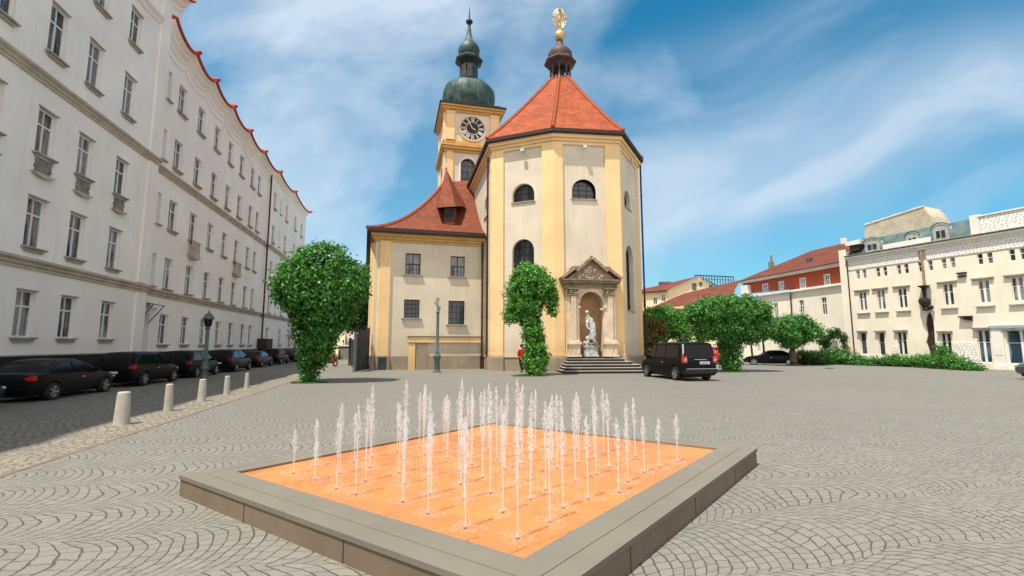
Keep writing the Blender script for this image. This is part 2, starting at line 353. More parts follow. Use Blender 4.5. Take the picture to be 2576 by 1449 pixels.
M['portico']=speck('carved sandstone',(.70,.57,.43),.9,.25,1.4,22,.8,.012,.5,(.17,.125,.085))
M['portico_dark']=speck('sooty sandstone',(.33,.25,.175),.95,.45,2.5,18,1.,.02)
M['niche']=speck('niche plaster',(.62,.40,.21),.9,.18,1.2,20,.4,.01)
M['marble']=speck('grey white marble',(.60,.59,.57),.75,.7,6,9,1.,.03,kind='obj',tint=(.70,.70,.68))
M['copper']=speck('green copper',(.030,.058,.055),.55,.5,1.0,14,.4,.012,.85,(.008,.014,.016),metal=.2,tint=(.10,.17,.145))
M['copper_dark']=speck('dark patina',(.022,.034,.034),.55,.5,2.,14,.4,.01,.4,(.01,.012,.013),metal=.2)
M['lantern_brown']=speck('brown sheet metal',(.085,.052,.045),.6,.35,2.5,20,.3,.008,.4,(.03,.018,.016))
M['gold']=speck('weathered gilding',(.62,.44,.20),.4,.3,6,30,.3,.004,metal=.55)
M['clock_face']=mat('black clock face',(.014,.015,.018),.5)
M['clock_white']=mat('white numerals',(.75,.73,.68),.6)
M['iron']=speck('grey green iron',(.115,.155,.16),.5,.35,9,40,.4,.004,kind='obj',metal=.3)
M['bollard']=speck('bollard stone',(.40,.37,.31),.9,.22,5,50,.5,.006,.3,(.2,.18,.14),kind='obj')
M['granite']=speck('granite steps',(.36,.335,.29),.85,.15,2,50,.4,.004)
M['granite_riser']=speck('dark riser',(.06,.055,.05),.9,.3,2,30,.4,.004)
M['fence']=speck('black stained boards',(.045,.052,.062),.7,.6,3,20,.5,.006,.5,(.012,.012,.014))
M['bark']=speck('bark',(.115,.095,.07),.95,.45,6,22,1.,.02,kind='obj')
M['leaf']=leaf_mat('glossy leaves',(.022,.095,.014),(.052,.205,.026),(.12,.36,.055))
M['leaf_bright']=leaf_mat('bright leaves',(.040,.145,.016),(.085,.27,.028),(.15,.42,.055))
M['leaf_dark']=leaf_mat('deep green leaves',(.010,.036,.008),(.020,.068,.012),(.045,.13,.02))
M['leaf_orange']=leaf_mat('rusty leaves',(.20,.075,.015),(.10,.13,.02),(.06,.17,.025))
M['soil']=speck('soil',(.06,.05,.03),.95,.4,5,30,.5,.02)
M['paint_black']=mat('black car paint',(.003,.003,.004),.40,0,.12,.06)
M['paint_darkblue']=mat('blue black car paint',(.003,.004,.007),.40,0,.14,.07)
M['paint_red']=mat('red paint',(.35,.02,.015),.3,0,.5,.5)
M['paint_silver']=mat('silver paint',(.42,.43,.45),.3,.5,.5,.5)
M['car_glass']=mat('tinted car glass',(.004,.006,.007),.08,0,.22)
M['rubber']=mat('tyre rubber',(.015,.015,.015),.85)
M['black_plastic']=mat('black trim',(.012,.012,.013),.6)
M['rim']=mat('alloy rim',(.55,.56,.58),.28,.9)
M['tail_red']=mat('red tail light lens',(.50,.012,.010),.15,0,.7,.5)
M['lamp_clear']=mat('clear lamp lens',(.36,.37,.39),.12,.1,.6,.4)
M['plate']=mat('number plate',(.50,.51,.51),.5)
M['ink']=mat('plate lettering',(.05,.05,.06),.6)
M['chrome']=mat('chrome strip',(.6,.6,.62),.2,.9)
M['skin']=mat('skin',(.45,.26,.18),.6); M['hair']=mat('dark hair',(.02,.014,.01),.7)
M['shirt_red']=mat('red jacket cloth',(.50,.015,.012),.85); M['trousers']=mat('black trousers',(.012,.012,.015),.9); M['shoe']=mat('black shoes',(.01,.01,.01),.5)
M['rim_stone']=speck('cast concrete coping',(.168,.152,.122),.85,.12,1.1,90,.5,.004,kind='pos')
M['rim_side']=speck('brown cast side',(.185,.140,.098),.85,.22,1.3,60,.4,.004,.45,(.11,.08,.055))
M['orange']=speck('wet orange rubber floor',(.55,.190,.060),.6,.11,1.1,35,.6,.008,spec=.4)
n=NT(M['orange'].node_tree); b_=M['orange'].node_tree.nodes['Principled BSDF']; P=coords(n)
wet=n.mapr(n.noise(P,1.7,4,.6,dist=.8),.42,.58,0,1); n.put(b_.inputs['Roughness'],n.mapr(wet,0,1,.62,.16)); src_=b_.inputs['Base Color'].links[0].from_socket
n.put(b_.inputs['Base Color'],n.mix(n.m('MULTIPLY',wet,.22),src_,(.40,.125,.04)))
M['nozzle']=mat('steel nozzle',(.3,.3,.3),.35,.8)
M['joint']=mat('dark open joint',(.035,.028,.02),.9)
M['crack']=mat('dark joint',(.13,.045,.02),.9)
M['cream_far']=speck('pale far plaster',(.78,.71,.575),.92,.10,.5,16,.5,.01,.25,(.48,.40,.30))
M['cream_white']=speck('white stucco',(.74,.71,.64),.9,.12,1,16,.5,.01,.35,(.45,.42,.37))
M['yellow_far']=speck('far yellow plaster',(.80,.63,.38),.9,.1,.5,10,.3,.01,.2,(.5,.38,.22))
M['red_wall']=speck('red storey plaster',(.42,.085,.040),.9,.15,.6,14,.4,.01,.2,(.2,.05,.03))
M['zinc']=speck('blue grey zinc',(.40,.47,.52),.5,.15,1.4,20,.2,.004,.3,(.25,.3,.33),metal=.3)
M['teal_roof']=speck('teal slate',(.055,.11,.115),.7,.4,1.2,20,.4,.01,.5,(.03,.05,.055),tint=(.13,.19,.19))
M['dormer_grey']=speck('grey dormer sheet',(.40,.43,.42),.8,.3,2.5,12,.8,.02,.5,(.16,.2,.2))
M['paint_grey']=mat('dark grey paint',(.06,.063,.07),.28,.4,.5,.5)
M['dash']=dash_mat('open brick relief')
M['rooftop_block']=speck('rough beige render',(.52,.46,.35),.95,.25,1.3,12,1.2,.05,.35,(.3,.25,.18))
M['white_sat']=mat('white enamel',(.75,.76,.78),.5)
M['bronze']=speck('dark bronze',(.035,.028,.022),.6,.6,4,20,.6,.02,metal=.3)
M['wood_dark']=speck('dark brown boards',(.045,.03,.022),.7,.4,3,20,.4,.01)
M['paving']=fan_mat('fan laid cobbles',(.200,.193,.172),(.048,.043,.022))
M['sett']=sett_mat('tan setts in rows',(.235,.212,.172),(.08,.068,.048),12.5)
M['sett_road']=sett_mat('grey road setts',(.23,.21,.175),(.05,.042,.032),12.5,.16,.105)
M['ground']=speck('distant ground',(.33,.31,.27),.9,.15,.4,20,.4,.01)

def water_mat():
    m=mat('spraying water',(.80,.83,.85),.15,0,.6); n=NT(m.node_tree); b=m.node_tree.nodes['Principled BSDF']
    b.inputs['Alpha'].default_value=.34; b.inputs['Subsurface Weight'].default_value=0
    return m
M['water']=water_mat()
def mist_mat():
    m=mat('thin splash film',(.93,.95,.96),.3,0,.5); n=NT(m.node_tree); b=m.node_tree.nodes['Principled BSDF']
    P=coords(n); a=n.mapr(n.noise(P,24,5,.75),.48,.76,0,.26); n.put(b.inputs['Alpha'],a); return m
M['film']=mist_mat()

# ------------------------------------------------------------------ ground
def sheet(name,poly,z,m,kind='structure'):
    o=MB().add([(x,y,z) for x,y in poly],[tuple(range(len(poly)))]).build(name,m); return tag(o,kind=kind)
LX=lambda y,a: a-.223*y                            # lines parallel to the street front
sheet('ground',[(-400,-60),(400,-60),(400,700),(-400,700)],0,M['ground'])
sheet('square_paving',[(LX(-8,-5.2),-8),(70,-8),(70,58),(LX(58,-5.2),58)],.004,M['paving'])
sheet('pavement',[(LX(-8,-6.75),-8),(LX(-8,-5.23),-8),(LX(75,-5.23),75),(LX(75,-6.75),75)],.004,M['sett'])
sheet('road',[(LX(-8,-12.9),-8),(LX(-8,-6.78),-8),(LX(110,-6.78),110),(LX(110,-12.9),110)],.004,M['sett_road'])
kb=MB()
for i in range(88):
    y0=-8+i*.95; dx=random.uniform(-.012,.012)
    kb.prism([(LX(y0,-5.24)+dx,y0),(LX(y0,-5.17)+dx,y0),(LX(y0+.93,-5.17)+dx,y0+.93),(LX(y0+.93,-5.24)+dx,y0+.93)],.0,.008+random.uniform(0,.006))
tag(kb.build('kerb',M['rim_side']),kind='structure')
sheet('footway',[(LX(-8,-14.76),-8),(LX(-8,-12.9),-8),(LX(100,-12.9),100),(LX(100,-14.76),100)],.10,M['sett_road'])
fk=MB().prism([(LX(-8,-12.97),-8),(LX(-8,-12.84),-8),(LX(100,-12.84),100),(LX(100,-12.97),100)],0,.125); tag(fk.build('footway_kerb',M['granite']),kind='structure')

# ------------------------------------------------------------------ window kit (x across, -y outwards, z up from sill)
def win_mesh(w,h,bars='casement',bw=.06,y=.14,glassname='pane',mat_f='white_paint'):
    f=MB(); e=bw
    f.box((-w/2,y,0),(-w/2+e,y+.07,h)); f.box((w/2-e,y,0),(w/2,y+.07,h)); f.box((-w/2+e,y,0),(w/2-e,y+.07,e)); f.box((-w/2+e,y,h-e),(w/2-e,y+.07,h))
    if bars=='casement':
        zt=h*.66; f.box((-w/2+e,y-.012,zt-.035),(w/2-e,y+.06,zt+.035)); f.box((-.035,y-.006,e),(.035,y+.064,zt-.035)); f.box((-.022,y,zt+.035),(.022,y+.06,h-e))
        for sx in (-1,1): f.box((sx*(w/4)-.012,y+.015,zt*.48),(sx*(w/4)+w*.23*0+.012,y+.04,zt*.48+.02))
    elif bars=='cross':
        f.box((-.028,y-.006,e),(.028,y+.05,h-e)); f.box((-w/2+e,y-.004,h*.5-.028),(-.028,y+.05,h*.5+.028)); f.box((.028,y-.004,h*.5-.028),(w/2-e,y+.05,h*.5+.028))
        for sx in (-1,1):
            f.box((sx*w/4-.012,y+.01,e),(sx*w/4+.012,y+.04,h*.5-.028)); f.box((min(0,sx*w/2)+e*.6,y+.012,h*.25-.01),(max(0,sx*w/2)-e*.6,y+.038,h*.25+.01))
    elif bars=='grid':
        for k in (1,2,3): x=-w/2+w*k/4; f.box((x-.014,y-.01,e),(x+.014,y+.02,h-e))
        for k in (1,2,3): z=h*k/4; f.box((-w/2+e,y-.02,z-.014),(w/2-e,y+.01,z+.014))
    elif bars=='twin':
        f.box((-.07,y-.02,e),(.07,y+.06,h-e)); f.box((-w/2+e,y,h*.62-.02),(-.07,y+.05,h*.62+.02)); f.box((.07,y,h*.62-.02),(w/2-e,y+.05,h*.62+.02))
    elif bars=='single': f.box((-w/2+e,y,h*.55-.02),(w/2-e,y+.05,h*.55+.02))
    fm=f.mesh('window',M[mat_f]); 
    g=MB().box((-w/2+.01,y+.035,.01),(w/2-.01,y+.05,h-.01)).mesh('pane',M[glassname])
    return fm,g
def sill_mesh(w,mat_n='sill_stone',d=.16,h=.07,rough=True):
    s=MB().box((-w/2-.12,-d,-h),(w/2+.12,.10,0)); 
    if rough: s.plate([(-w/2-.05,-h-.002),(w/2+.05,-h-.002),(w/2-.04,-h-.13),(-w/2+.04,-h-.13)],-d*.55,.02)
    return s.mesh('sill',M[mat_n])
def place_window(parent,F,sc,o,z,fm,gm,sm=None,extra=()):
    p=Vector(F(sc,o,z))-parent.location
    wo=put('window',fm,parent,p,F.rz); put('pane',gm,wo)
    if sm: put('sill',sm,wo)
    for nm,e in extra: put(nm,e,wo)
    return wo
def sweep_profile(mb,F,path,prof):
    """path: (s,z) points along the facade; prof: closed (o,dz) section"""
    k=len(prof); b=len(mb.v)
    for s_,z_ in path: mb.v+= [F(s_,o_,z_+dz) for o_,dz in prof]
    for i in range(len(path)-1):
        for j in range(k): mb.f.append((b+i*k+j,b+i*k+(j+1)%k,b+(i+1)*k+(j+1)%k,b+(i+1)*k+j))
    mb.f.append(tuple(b+j for j in range(k))[::-1]); mb.f.append(tuple(b+(len(path)-1)*k+j for j in range(k)))
    return mb
def downpipe(name,parent,F,s,o,z0,z1,r=.07,mt='gutter'):
    m=MB().tube([F(s,o,z0),F(s,o,z1)],r,8)
    z=z0+1.2
    while z<z1: m.tube([F(s,o,z),F(s,o,z+.05)],r*1.3,8); z+=2.4
    return m.build(name,M[mt],parent,world=True,smooth=True)

# ------------------------------------------------------------------ apartment building along the left side
FL=Frame((-14.74,0),(-14.74-.223*10,10))
ab=thing('apartment_building','long four storey cream apartment building with wavy red edged cornice, on the shaded left side','building',FL(25,-6,0))
W1=1.02; H1=1.86
near_cols=[-1.4,1.2,3.8,6.0,8.4,11.0,13.6,16.2,18.88,21.3,24.12]; rows_n=[(2.0,1.80),(5.5,1.98),(9.25,1.86),(13.5,2.15),(17.45,1.9)]
ops=[(c-.5,c+.5,z,z+h) for c in near_cols for z,h in rows_n]
wm=MB(); wall_open(wm,FL,-3,27.3,1.27,23.2,ops,.30,0.)
wm.add([FL(27.3,0,1.27),FL(27.3,-.35,1.27),FL(27.3,-.35,23.2),FL(27.3,0,23.2)],[(0,1,2,3)])
far_cols=[30.65,33.65,36.65,39.6,42.45,45.6,47.8]; rows_f=[(1.75,1.85),(5.2,1.95),(8.95,1.92),(12.97,1.93),(16.8,1.85)]
slim=[28.25]; ops2=[(c-.56,c+.56,z,z+h) for c in far_cols for z,h in rows_f if not(c>47 or (c>45 and False))]
ops2+=[(47.8-.5,47.8+.5,z,z+h) for z,h in rows_f]
ops2+=[(28.65,29.05,z,z+h) for z,h in rows_f[1:]]+[(27.5+.35,28.9,.35,3.5)]
wall_open(wm,FL,27.3,51,1.27,20.2,[q for q in ops2 if q[2]>1]+[(27.85,28.9,1.27,3.5)],.30,-.35)
fc3=[53.2,58.6,63.4,67.2]; ops3=[(c-.5,c+.5,z,z+h) for c in fc3 for z,h in rows_f]+[(55.5,55.85,z,z+h) for z,h in rows_f[1:]]
wall_open(wm,FL,51,69.8,1.27,20.2,ops3,.30,-.20)
wm.add([FL(51,-.35,1.27),FL(51,-.20,1.27),FL(51,-.20,20.2),FL(51,-.35,20.2)],[(0,1,2,3)])
# end gable and back so that the block is closed and throws its real shadow
wm.add([FL(69.8,-.2,0),FL(69.8,-12.5,0),FL(69.8,-12.5,21),FL(69.8,-.2,21)],[(0,1,2,3)])
wm.add([FL(-3,0,0),FL(-3,-12.5,0),FL(-3,-12.5,23.2),FL(-3,0,23.2)],[(0,1,2,3)])
wm.add([FL(-3,-12.5,0),FL(69.8,-12.5,0),FL(69.8,-12.5,21),FL(-3,-12.5,21)],[(0,1,2,3)])
wm.build('wall',M['shade_plaster'],ab,world=True)
q=MB(); q.box((26.45,-.3,1.34),(27.42,.10,4.6),FL); q.box((26.45,-.3,5.13),(27.42,.10,12.03),FL); q.box((26.45,-.3,12.56),(27.42,.10,22.6),FL); q.build('corner_strip',M['shade_plaster'],ab,world=True)
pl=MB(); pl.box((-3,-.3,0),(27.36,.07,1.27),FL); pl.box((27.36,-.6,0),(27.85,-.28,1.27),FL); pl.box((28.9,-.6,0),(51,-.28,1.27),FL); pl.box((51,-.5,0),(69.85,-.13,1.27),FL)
pl.build('plinth',M['plinth_shade'],ab,world=True)
pt=MB(); pt.box((-3,-.1,1.272),(27.4,.11,1.33),FL); pt.box((28.9,-.5,1.272),(51,-.24,1.33),FL); pt.box((51,-.4,1.272),(69.9,-.09,1.33),FL); pt.build('plinth_cap',M['sill_stone'],ab,world=True)
prof=[(-.1,0),(.06,0),(.06,.10),(.13,.16),(.13,.24),(.24,.32),(.24,.42),(-.1,.50)]
sc=MB()
for z in (4.62,12.05):
    sweep_profile(sc,FL,[(-3,z),(27.6,z)],prof)
    sweep_profile(sc,FL,[(27.6+.3*0,z-.02),(51,z-.02)],[(o-.35,d) for o,d in prof]); sweep_profile(sc,FL,[(51,z-.03),(69.9,z-.03)],[(o-.2,d) for o,d in prof])
sc.build('string_course',M['trim_stone'],ab,world=True)
def sag_path(pk,amp,k=10):
    out=[]
    for (s0,z0),(s1,z1) in zip(pk[:-1],pk[1:]):
        for i in range(k):
            t=i/k; out.append((s0+(s1-s0)*t,z0+(z1-z0)*t-amp*math.sin(pi*t)**.75))
    out.append(pk[-1]); return out
peaks=[(27.4,21.4),(30.5,21.0),(33.8,20.95),(37.6,20.85),(41.9,20.75),(46.6,20.7),(52.6,20.8),(60.2,20.95),(69.9,21.0)]
path2=sag_path(peaks,.46); path1=sag_path([(-3,23.4),(2,23.4),(6.5,23.4),(11,23.4),(15,23.4),(19.5,23.4),(24.0,23.4),(28.7,23.5)],.60)
cprof=[(-.5,-1.25),(.03,-1.25),(.03,-.85),(.12,-.76),(.12,-.56),(.34,-.38),(.34,-.24),(.62,-.07),(-.5,-.07)]
c=MB(); sweep_profile(c,FL,path1,cprof); sweep_profile(c,FL,path2,[(o-.33,d) for o,d in cprof])
sweep_profile(c,FL,sag_path([(-3,20.9),(4,20.9),(11,20.9),(18.2,20.9),(26.3,20.75)],.38),[(-.1,-.5),(.05,-.5),(.12,-.3),(.26,-.18),(.26,0),(-.1,.06)])
c.build('cornice',M['shade_plaster'],ab,world=True)
r=MB(); rp=[(-.6,-.065),(.74,-.065),(.79,.02),(.72,.11),(-.6,.40)]
sweep_profile(r,FL,path1,rp); sweep_profile(r,FL,path2,[(o-.33,d) for o,d in rp])
for s_,z_ in peaks[1:]: r.tube([FL(s_,-.5,z_+.30),FL(s_,.0,z_+.16),FL(s_,.36,z_+.10),FL(s_,.58,z_+.22)],[.16,.18,.19,.11],8)
r.build('roof_edge',M['ridge_edge'],ab,world=True)
rf=MB()
for path,oo in ((path1,0),(path2,-.33)):
    for a,b in zip(path[:-1],path[1:]): rf.add([FL(a[0],oo-.55,a[1]+.3),FL(b[0],oo-.55,b[1]+.3),FL(b[0],-7,24.2),FL(a[0],-7,24.2)],[(0,1,2,3)])
rf.add([FL(-3,-7,24.2),FL(69.9,-7,24.2),FL(69.9,-12.6,20.9),FL(-3,-12.6,20.9)],[(0,1,2,3)]); rf.build('roof',M['roof_red'],ab,world=True)
fN=win_mesh(1.0,1.86); sN=sill_mesh(1.0); meshN={}
hood=MB().box((-.62,-.07,0),(.62,.02,.05)).mesh('lintel',M['sill_stone'])
patch_rng=random.Random(3)
def rough_patch(w,h):
    k=9; L=[(-w/2+patch_rng.uniform(-.05,.07),-.24-h*i/k) for i in range(k+1)]; Rr=[(w/2+patch_rng.uniform(-.07,.05),-.24-h*i/k) for i in range(k+1)]
    return MB().plate(L+Rr[::-1],-.055,.02).mesh('bare_masonry_patch',M['rubble']), MB().plate([(-w/2-.16,-.24-h),(w/2+.14,-.22-h),(w/2+.05,-.32-h),(0,-.40-h),(-w/2-.02,-.34-h)],-.17,.02).mesh('broken_ledge',M['trim_stone'])
for c_ in near_cols:
    if c_<13: 
        continue
    for ri,(z,h) in enumerate(rows_n):
        if h not in meshN: meshN[h]=win_mesh(1.0,h)
        fm,gm=meshN[h]; hd=bpy.data.meshes.get('lintel_%g'%h) or MB().box((-.56,-.05,h+.002),(.56,.015,h+.05)).mesh('lintel_%g'%h,M['sill_stone'])
        ex=[('lintel',hd)]
        if ri==2 and c_>15: a_,b_=rough_patch(.86,.55); ex+=[('bare_patch',a_),('broken_ledge',b_)]
        place_window(ab,FL,c_,0,z,fm,gm,sN,ex)
backp=MB()
for c_ in near_cols:
    if c_<13: 
        for z,h in rows_n: backp.box((c_-.5,-.26,z),(c_+.5,-.22,z+h),FL)
backp.build('pane',M['pane'],ab,world=True)
meshF={h:win_mesh(1.12,h) for z,h in rows_f}; sF=sill_mesh(1.12)
meshG={h:win_mesh(1.0,h) for z,h in rows_f}; meshS={h:win_mesh(.4,h,'single',.04) for z,h in rows_f}; meshS3={h:win_mesh(.35,h,'single',.04) for z,h in rows_f}
sG=sill_mesh(1.0); sS=sill_mesh(.4,rough=False)
for c_ in far_cols:
    for ri,(z,h) in enumerate(rows_f): 
        ms,sm=(meshF,sF) if c_<47 else (meshG,sG); place_window(ab,FL,c_,-.35,z,*ms[h],sm)
for z,h in rows_f[1:]: place_window(ab,FL,28.85,-.35,z,*meshS[h],sS)
for c_ in fc3:
    for z,h in rows_f: place_window(ab,FL,c_,-.2,z,*meshG[h],sG)
for z,h in rows_f[1:]: place_window(ab,FL,55.675,-.2,z,*meshS3[h],sS)
# window boxes with balusters
for sc_,z_ in ((33.65,8.9),(42.45,8.9)):
    bl=MB(); bl.box((sc_-.62,-.33,z_-1.02),(sc_+.62,-.02,z_-.92),FL); bl.box((sc_-.62,-.1,z_-.12),(sc_+.62,-.02,z_),FL)
    for i in range(10): bl.box((sc_-.6+i*.128,-.085,z_-.92),(sc_-.54+i*.128,-.035,z_-.12),FL)
    bl.plate([(-.7,0),(.7,0),(.45,-.24),(-.45,-.24)],-.40,0,lambda x,y,z,s0=sc_,z0=z_: FL(s0+x,-.35-y,z0-1.03+z))
    bl.build('balcony_box',M['trim_stone'],ab,world=True)
# door with small glazed canopy
d=MB(); d.box((27.85,-.6,.1),(28.9,-.53,3.5),FL); dd=d.build('door',M['white_paint'],ab,world=True)
g=MB(); g.box((27.98,-.53,1.3),(28.33,-.515,3.3),FL); g.box((28.42,-.53,1.3),(28.77,-.515,3.3),FL); g.build('door_pane',M['pane'],dd)
bpy.data.objects['door_pane'].location=-ab.location; 
scroll_=lambda s_:[FL(s_,-.08+.12*(1-.7*i/14)*math.cos(i*.5),3.78+.12*(1-.7*i/14)*math.sin(i*.5)) for i in range(15)]
cn=MB()
cn.add([FL(27.5,-.33,4.12),FL(28.9,-.33,4.12),FL(28.9,.42,3.98),FL(27.5,.42,3.98),FL(27.5,-.33,4.16),FL(28.9,-.33,4.16),FL(28.9,.42,4.02),FL(27.5,.42,4.02)],[(0,3,2,1),(4,5,6,7),(0,1,5,4),(1,2,6,5),(2,3,7,6),(3,0,4,7)])
for s_ in (27.6,28.8):
    cn.tube([FL(s_,-.33,3.0),FL(s_,-.22,3.15),FL(s_,.05,3.5),FL(s_,.38,3.98)],.026,6); cn.tube(scroll_(s_),.018,6)
cn.build('door_canopy',M['dark_frame'],ab,world=True)
downpipe('downpipe',ab,FL,51,-.12,1.2,20.9,.085); downpipe('downpipe',ab,FL,27.42,-.22,5,12,.04,'trim_stone')
# little signboard box and railing balcony at the far corner
bx=MB().box((50.2,-.3,1.35),(52.6,.55,2.35),FL); bx.build('entrance_hood',M['wood_dark'],ab,world=True)
rl=MB(); rl.box((61.2,-.2,3.0),(64.8,.5,3.1),FL)
for i in range(15): rl.box((61.25+i*.25,.42,3.1),(61.33+i*.25,.46,4.0),FL)
rl.box((61.2,.40,4.0),(64.8,.48,4.06),FL); rl.build('railing_balcony',M['white_paint'],ab,world=True)

# ------------------------------------------------------------------ church
C0=(-3.65,42.4);C1=(-1.37,32.7);C2=(2.79,31.);C3=(7.28,31.5);C4=(9.73,36.);C5=(9.2,41.5);C6=(5.5,45.5);C7=(-1,45.8)
ch=thing('church','tall octagonal yellow and cream church choir with red tiled roof and brown lantern','church',(3.6,38,0))
poly=[C0,C1,C2,C3,C4,C5,C6,C7]; F0=Frame(C0,C1);FA=Frame(C1,C2);FB=Frame(C2,C3);FC=Frame(C3,C4)
WT=15.96
m=MB()
hw=(1.5,3.12,11.47,12.77,.80); tw=(1.5,3.08,4.1,8.86,.80)
wall_open(m,F0,0,F0.L,.6,WT,[(6.7,8.3,11.3,12.9,.8)],.42)
wall_open(m,FA,0,FA.L,.6,WT,[hw,tw],.42)
wall_open(m,FB,0,FB.L,.6,WT,[(1.25,2.9,11.47,12.85,.82),(1.48,3.01,.97,5.14,.765)],.02)
wall_open(m,FC,0,FC.L,.6,WT,[(1.35,3.0,11.45,12.75,.8),(1.35,3.25,4.1,8.75,.9)],.42)
for a,b in ((C4,C5),(C5,C6),(C6,C7),(C7,C0)):
    F=Frame(a,b); m.add([F(0,0,0),F(F.L,0,0),F(F.L,0,WT),F(0,0,WT)],[(0,1,2,3)])
m.build('wall',M['cream'],ch,world=True)
band(MB(),poly,-.05,.17,0,.86,True).build('plinth',M['plinth'],ch,world=True)
band(MB(),poly,-.05,.21,.862,.95,True,.97).build('plinth_cap',M['sill_stone'],ch,world=True)
def corner(Fp,sa,Fn,sb,out,z0,z1,extra=.0):
    """pilaster wrapping a corner: sa metres before it on Fp, sb metres after it on Fn"""
    cpt=Vector(Fp(Fp.L,0,0)[:2]); a0=Vector(Fp(Fp.L-sa,0,0)[:2]); b0=Vector(Fn(sb,0,0)[:2])
    o_=offset([a0,cpt,b0],out); 
    return [tuple(a0-Fp.n*.05),tuple(o_[0]),tuple(o_[1]),tuple(o_[2]),tuple(b0-Fn.n*.05),tuple(cpt-(Fp.n+Fn.n)*.05)]
for (Fp,sa,Fn,sb) in ((F0,.45,FA,.88),(FA,.78,FB,.62),(FB,.95,FC,.35),):
    q=MB(); q.prism(corner(Fp,sa,Fn,sb,.13,0,0),.97,15.25); q.prism(corner(Fp,sa+.05,Fn,sb+.05,.18,0,0),.97,1.12); q.build('pilaster',M['yellow'],ch,world=True)
    q=MB(); q.prism(corner(Fp,sa+.10,Fn,sb+.10,.30,0,0),0,.86); q.build('pilaster_base',M['plinth'],ch,world=True)
q=MB(); F45=Frame(C4,C5); q.prism(corner(FC,.62,F45,.5,.13,0,0),.97,15.25); q.build('pilaster',M['yellow'],ch,world=True)
cm=MB(); band(cm,poly,-.02,.10,15.24,15.46,True); band(cm,poly,-.02,.20,15.462,15.66,True); band(cm,poly,-.02,.34,15.662,15.90,True,15.95)
cm.build('cornice',M['yellow'],ch,world=True)
gm_=MB(); band(gm_,poly,.26,.54,15.96,16.20,True); band(gm_,poly,-.02,.50,15.90,15.958,True); gm_.build('gutter',M['gutter'],ch,world=True)
# window fillings
def arch_window(parent,F,a,b,c,d,rise,depth=.36,bars=(2,3),barmat='dark_frame'):
    cx=(a+b)/2; root=Vector(F(cx,0,c))-parent.location
    ar=[(x-cx,z-c) for x,z in arch_pts(a,b,c,d,rise)]; out=ar if abs(ar[0][1])<1e-4 else [((a-cx),0),((b-cx),0)]+ar
    if abs(ar[0][1])>=1e-4: out=[(a-cx,0),(b-cx,0)]+ar
    f=MB(); w_=b-a
    k=len(out); ce=(0,(d-c)*.45)
    for i in range(k):
        p,q_=out[i],out[(i+1)%k]
        ins=lambda t:(t[0]+(0.-t[0])*.06/(w_/2),t[1]+(ce[1]-t[1])*.06/max(.3,(d-c)/2))
        P=[(p[0],depth-.06,p[1]),(q_[0],depth-.06,q_[1]),(ins(q_)[0],depth-.06,ins(q_)[1]),(ins(p)[0],depth-.06,ins(p)[1])]
        f.add(P+[(x,y+.06,z) for x,y,z in P],[(0,1,2,3),(4,7,6,5),(0,4,5,1),(1,5,6,2),(2,6,7,3),(3,7,4,0)])
    for i in range(1,bars[0]+1): x=-w_/2+w_*i/(bars[0]+1); zt=(d-c)-rise+rise*math.sqrt(max(0,1-(x/(w_/2))**2)); f.box((x-.016,depth-.05,.02),(x+.016,depth-.02,zt-.02))
    for i in range(1,bars[1]+1):
        z=(d-c)*i/(bars[1]+1); zz_=max(0,z-(d-c-rise))/rise; hw_=w_/2*math.sqrt(max(0,1-zz_*zz_)); f.box((-hw_+.02,depth-.045,z-.014),(hw_-.02,depth-.025,z+.014))
    wo_=put('window',f.mesh('window',M[barmat]),parent,root,F.rz)
    put('pane',MB().plate(out,depth-.012,depth).mesh('pane',M['pane_dark']),wo_)
    put('sill',MB().box((-w_/2-.07,-.09,-.06),(w_/2+.07,.30,-.002)).mesh('sill',M['sill_stone']),wo_)
    return wo_
arch_window(ch,F0,6.7,8.3,11.3,12.9,.8); arch_window(ch,FA,*hw); arch_window(ch,FA,*tw,bars=(3,8)); arch_window(ch,FB,1.25,2.9,11.47,12.85,.82)
arch_window(ch,FC,1.35,3.0,11.45,12.75,.8); arch_window(ch,FC,1.35,3.25,4.1,8.75,.9,bars=(3,8))
# pyramid roof with a slight flare at the eaves
AP=Vector((4.0,37.1)); LB=23.2
eave=offset(poly,.52,True); lan=[AP+Vector((math.cos(t),math.sin(t)))*.98 for t in []]
ring=[]
for e in eave: dirn=(e-AP).normalized(); ring.append(AP+dirn*.98)
m=MB(); NR=9; k=len(poly)
def roofz(u): return 16.2+(LB-16.2)*(u**1.10)
for j in range(NR+1):
    u=j/NR
    for i in range(k): p=eave[i].lerp(ring[i],u); m.v.append((p.x,p.y,roofz(u)))
for j in range(NR):
    for i in range(k): i2=(i+1)%k; m.f.append((j*k+i,j*k+i2,(j+1)*k+i2,(j+1)*k+i))
m.f.append(tuple(NR*k+i for i in range(k))); ro=m.build('roof',M['roof_red'],ch,world=True)
for i in range(1,6):
    q=MB(); n_=34
    for j in range(n_):
        a,b=j/n_,(j+1.25)/n_; p=eave[i].lerp(ring[i],a); p2=eave[i].lerp(ring[i],min(1,b)); q.tube([(p.x,p.y,roofz(a)+.05),(p2.x,p2.y,roofz(min(1,b))+.04)],[.135,.10],6)
    ob=q.build('hip_tiles',M['ridge'],ro,smooth=True); ob.location=-ch.location
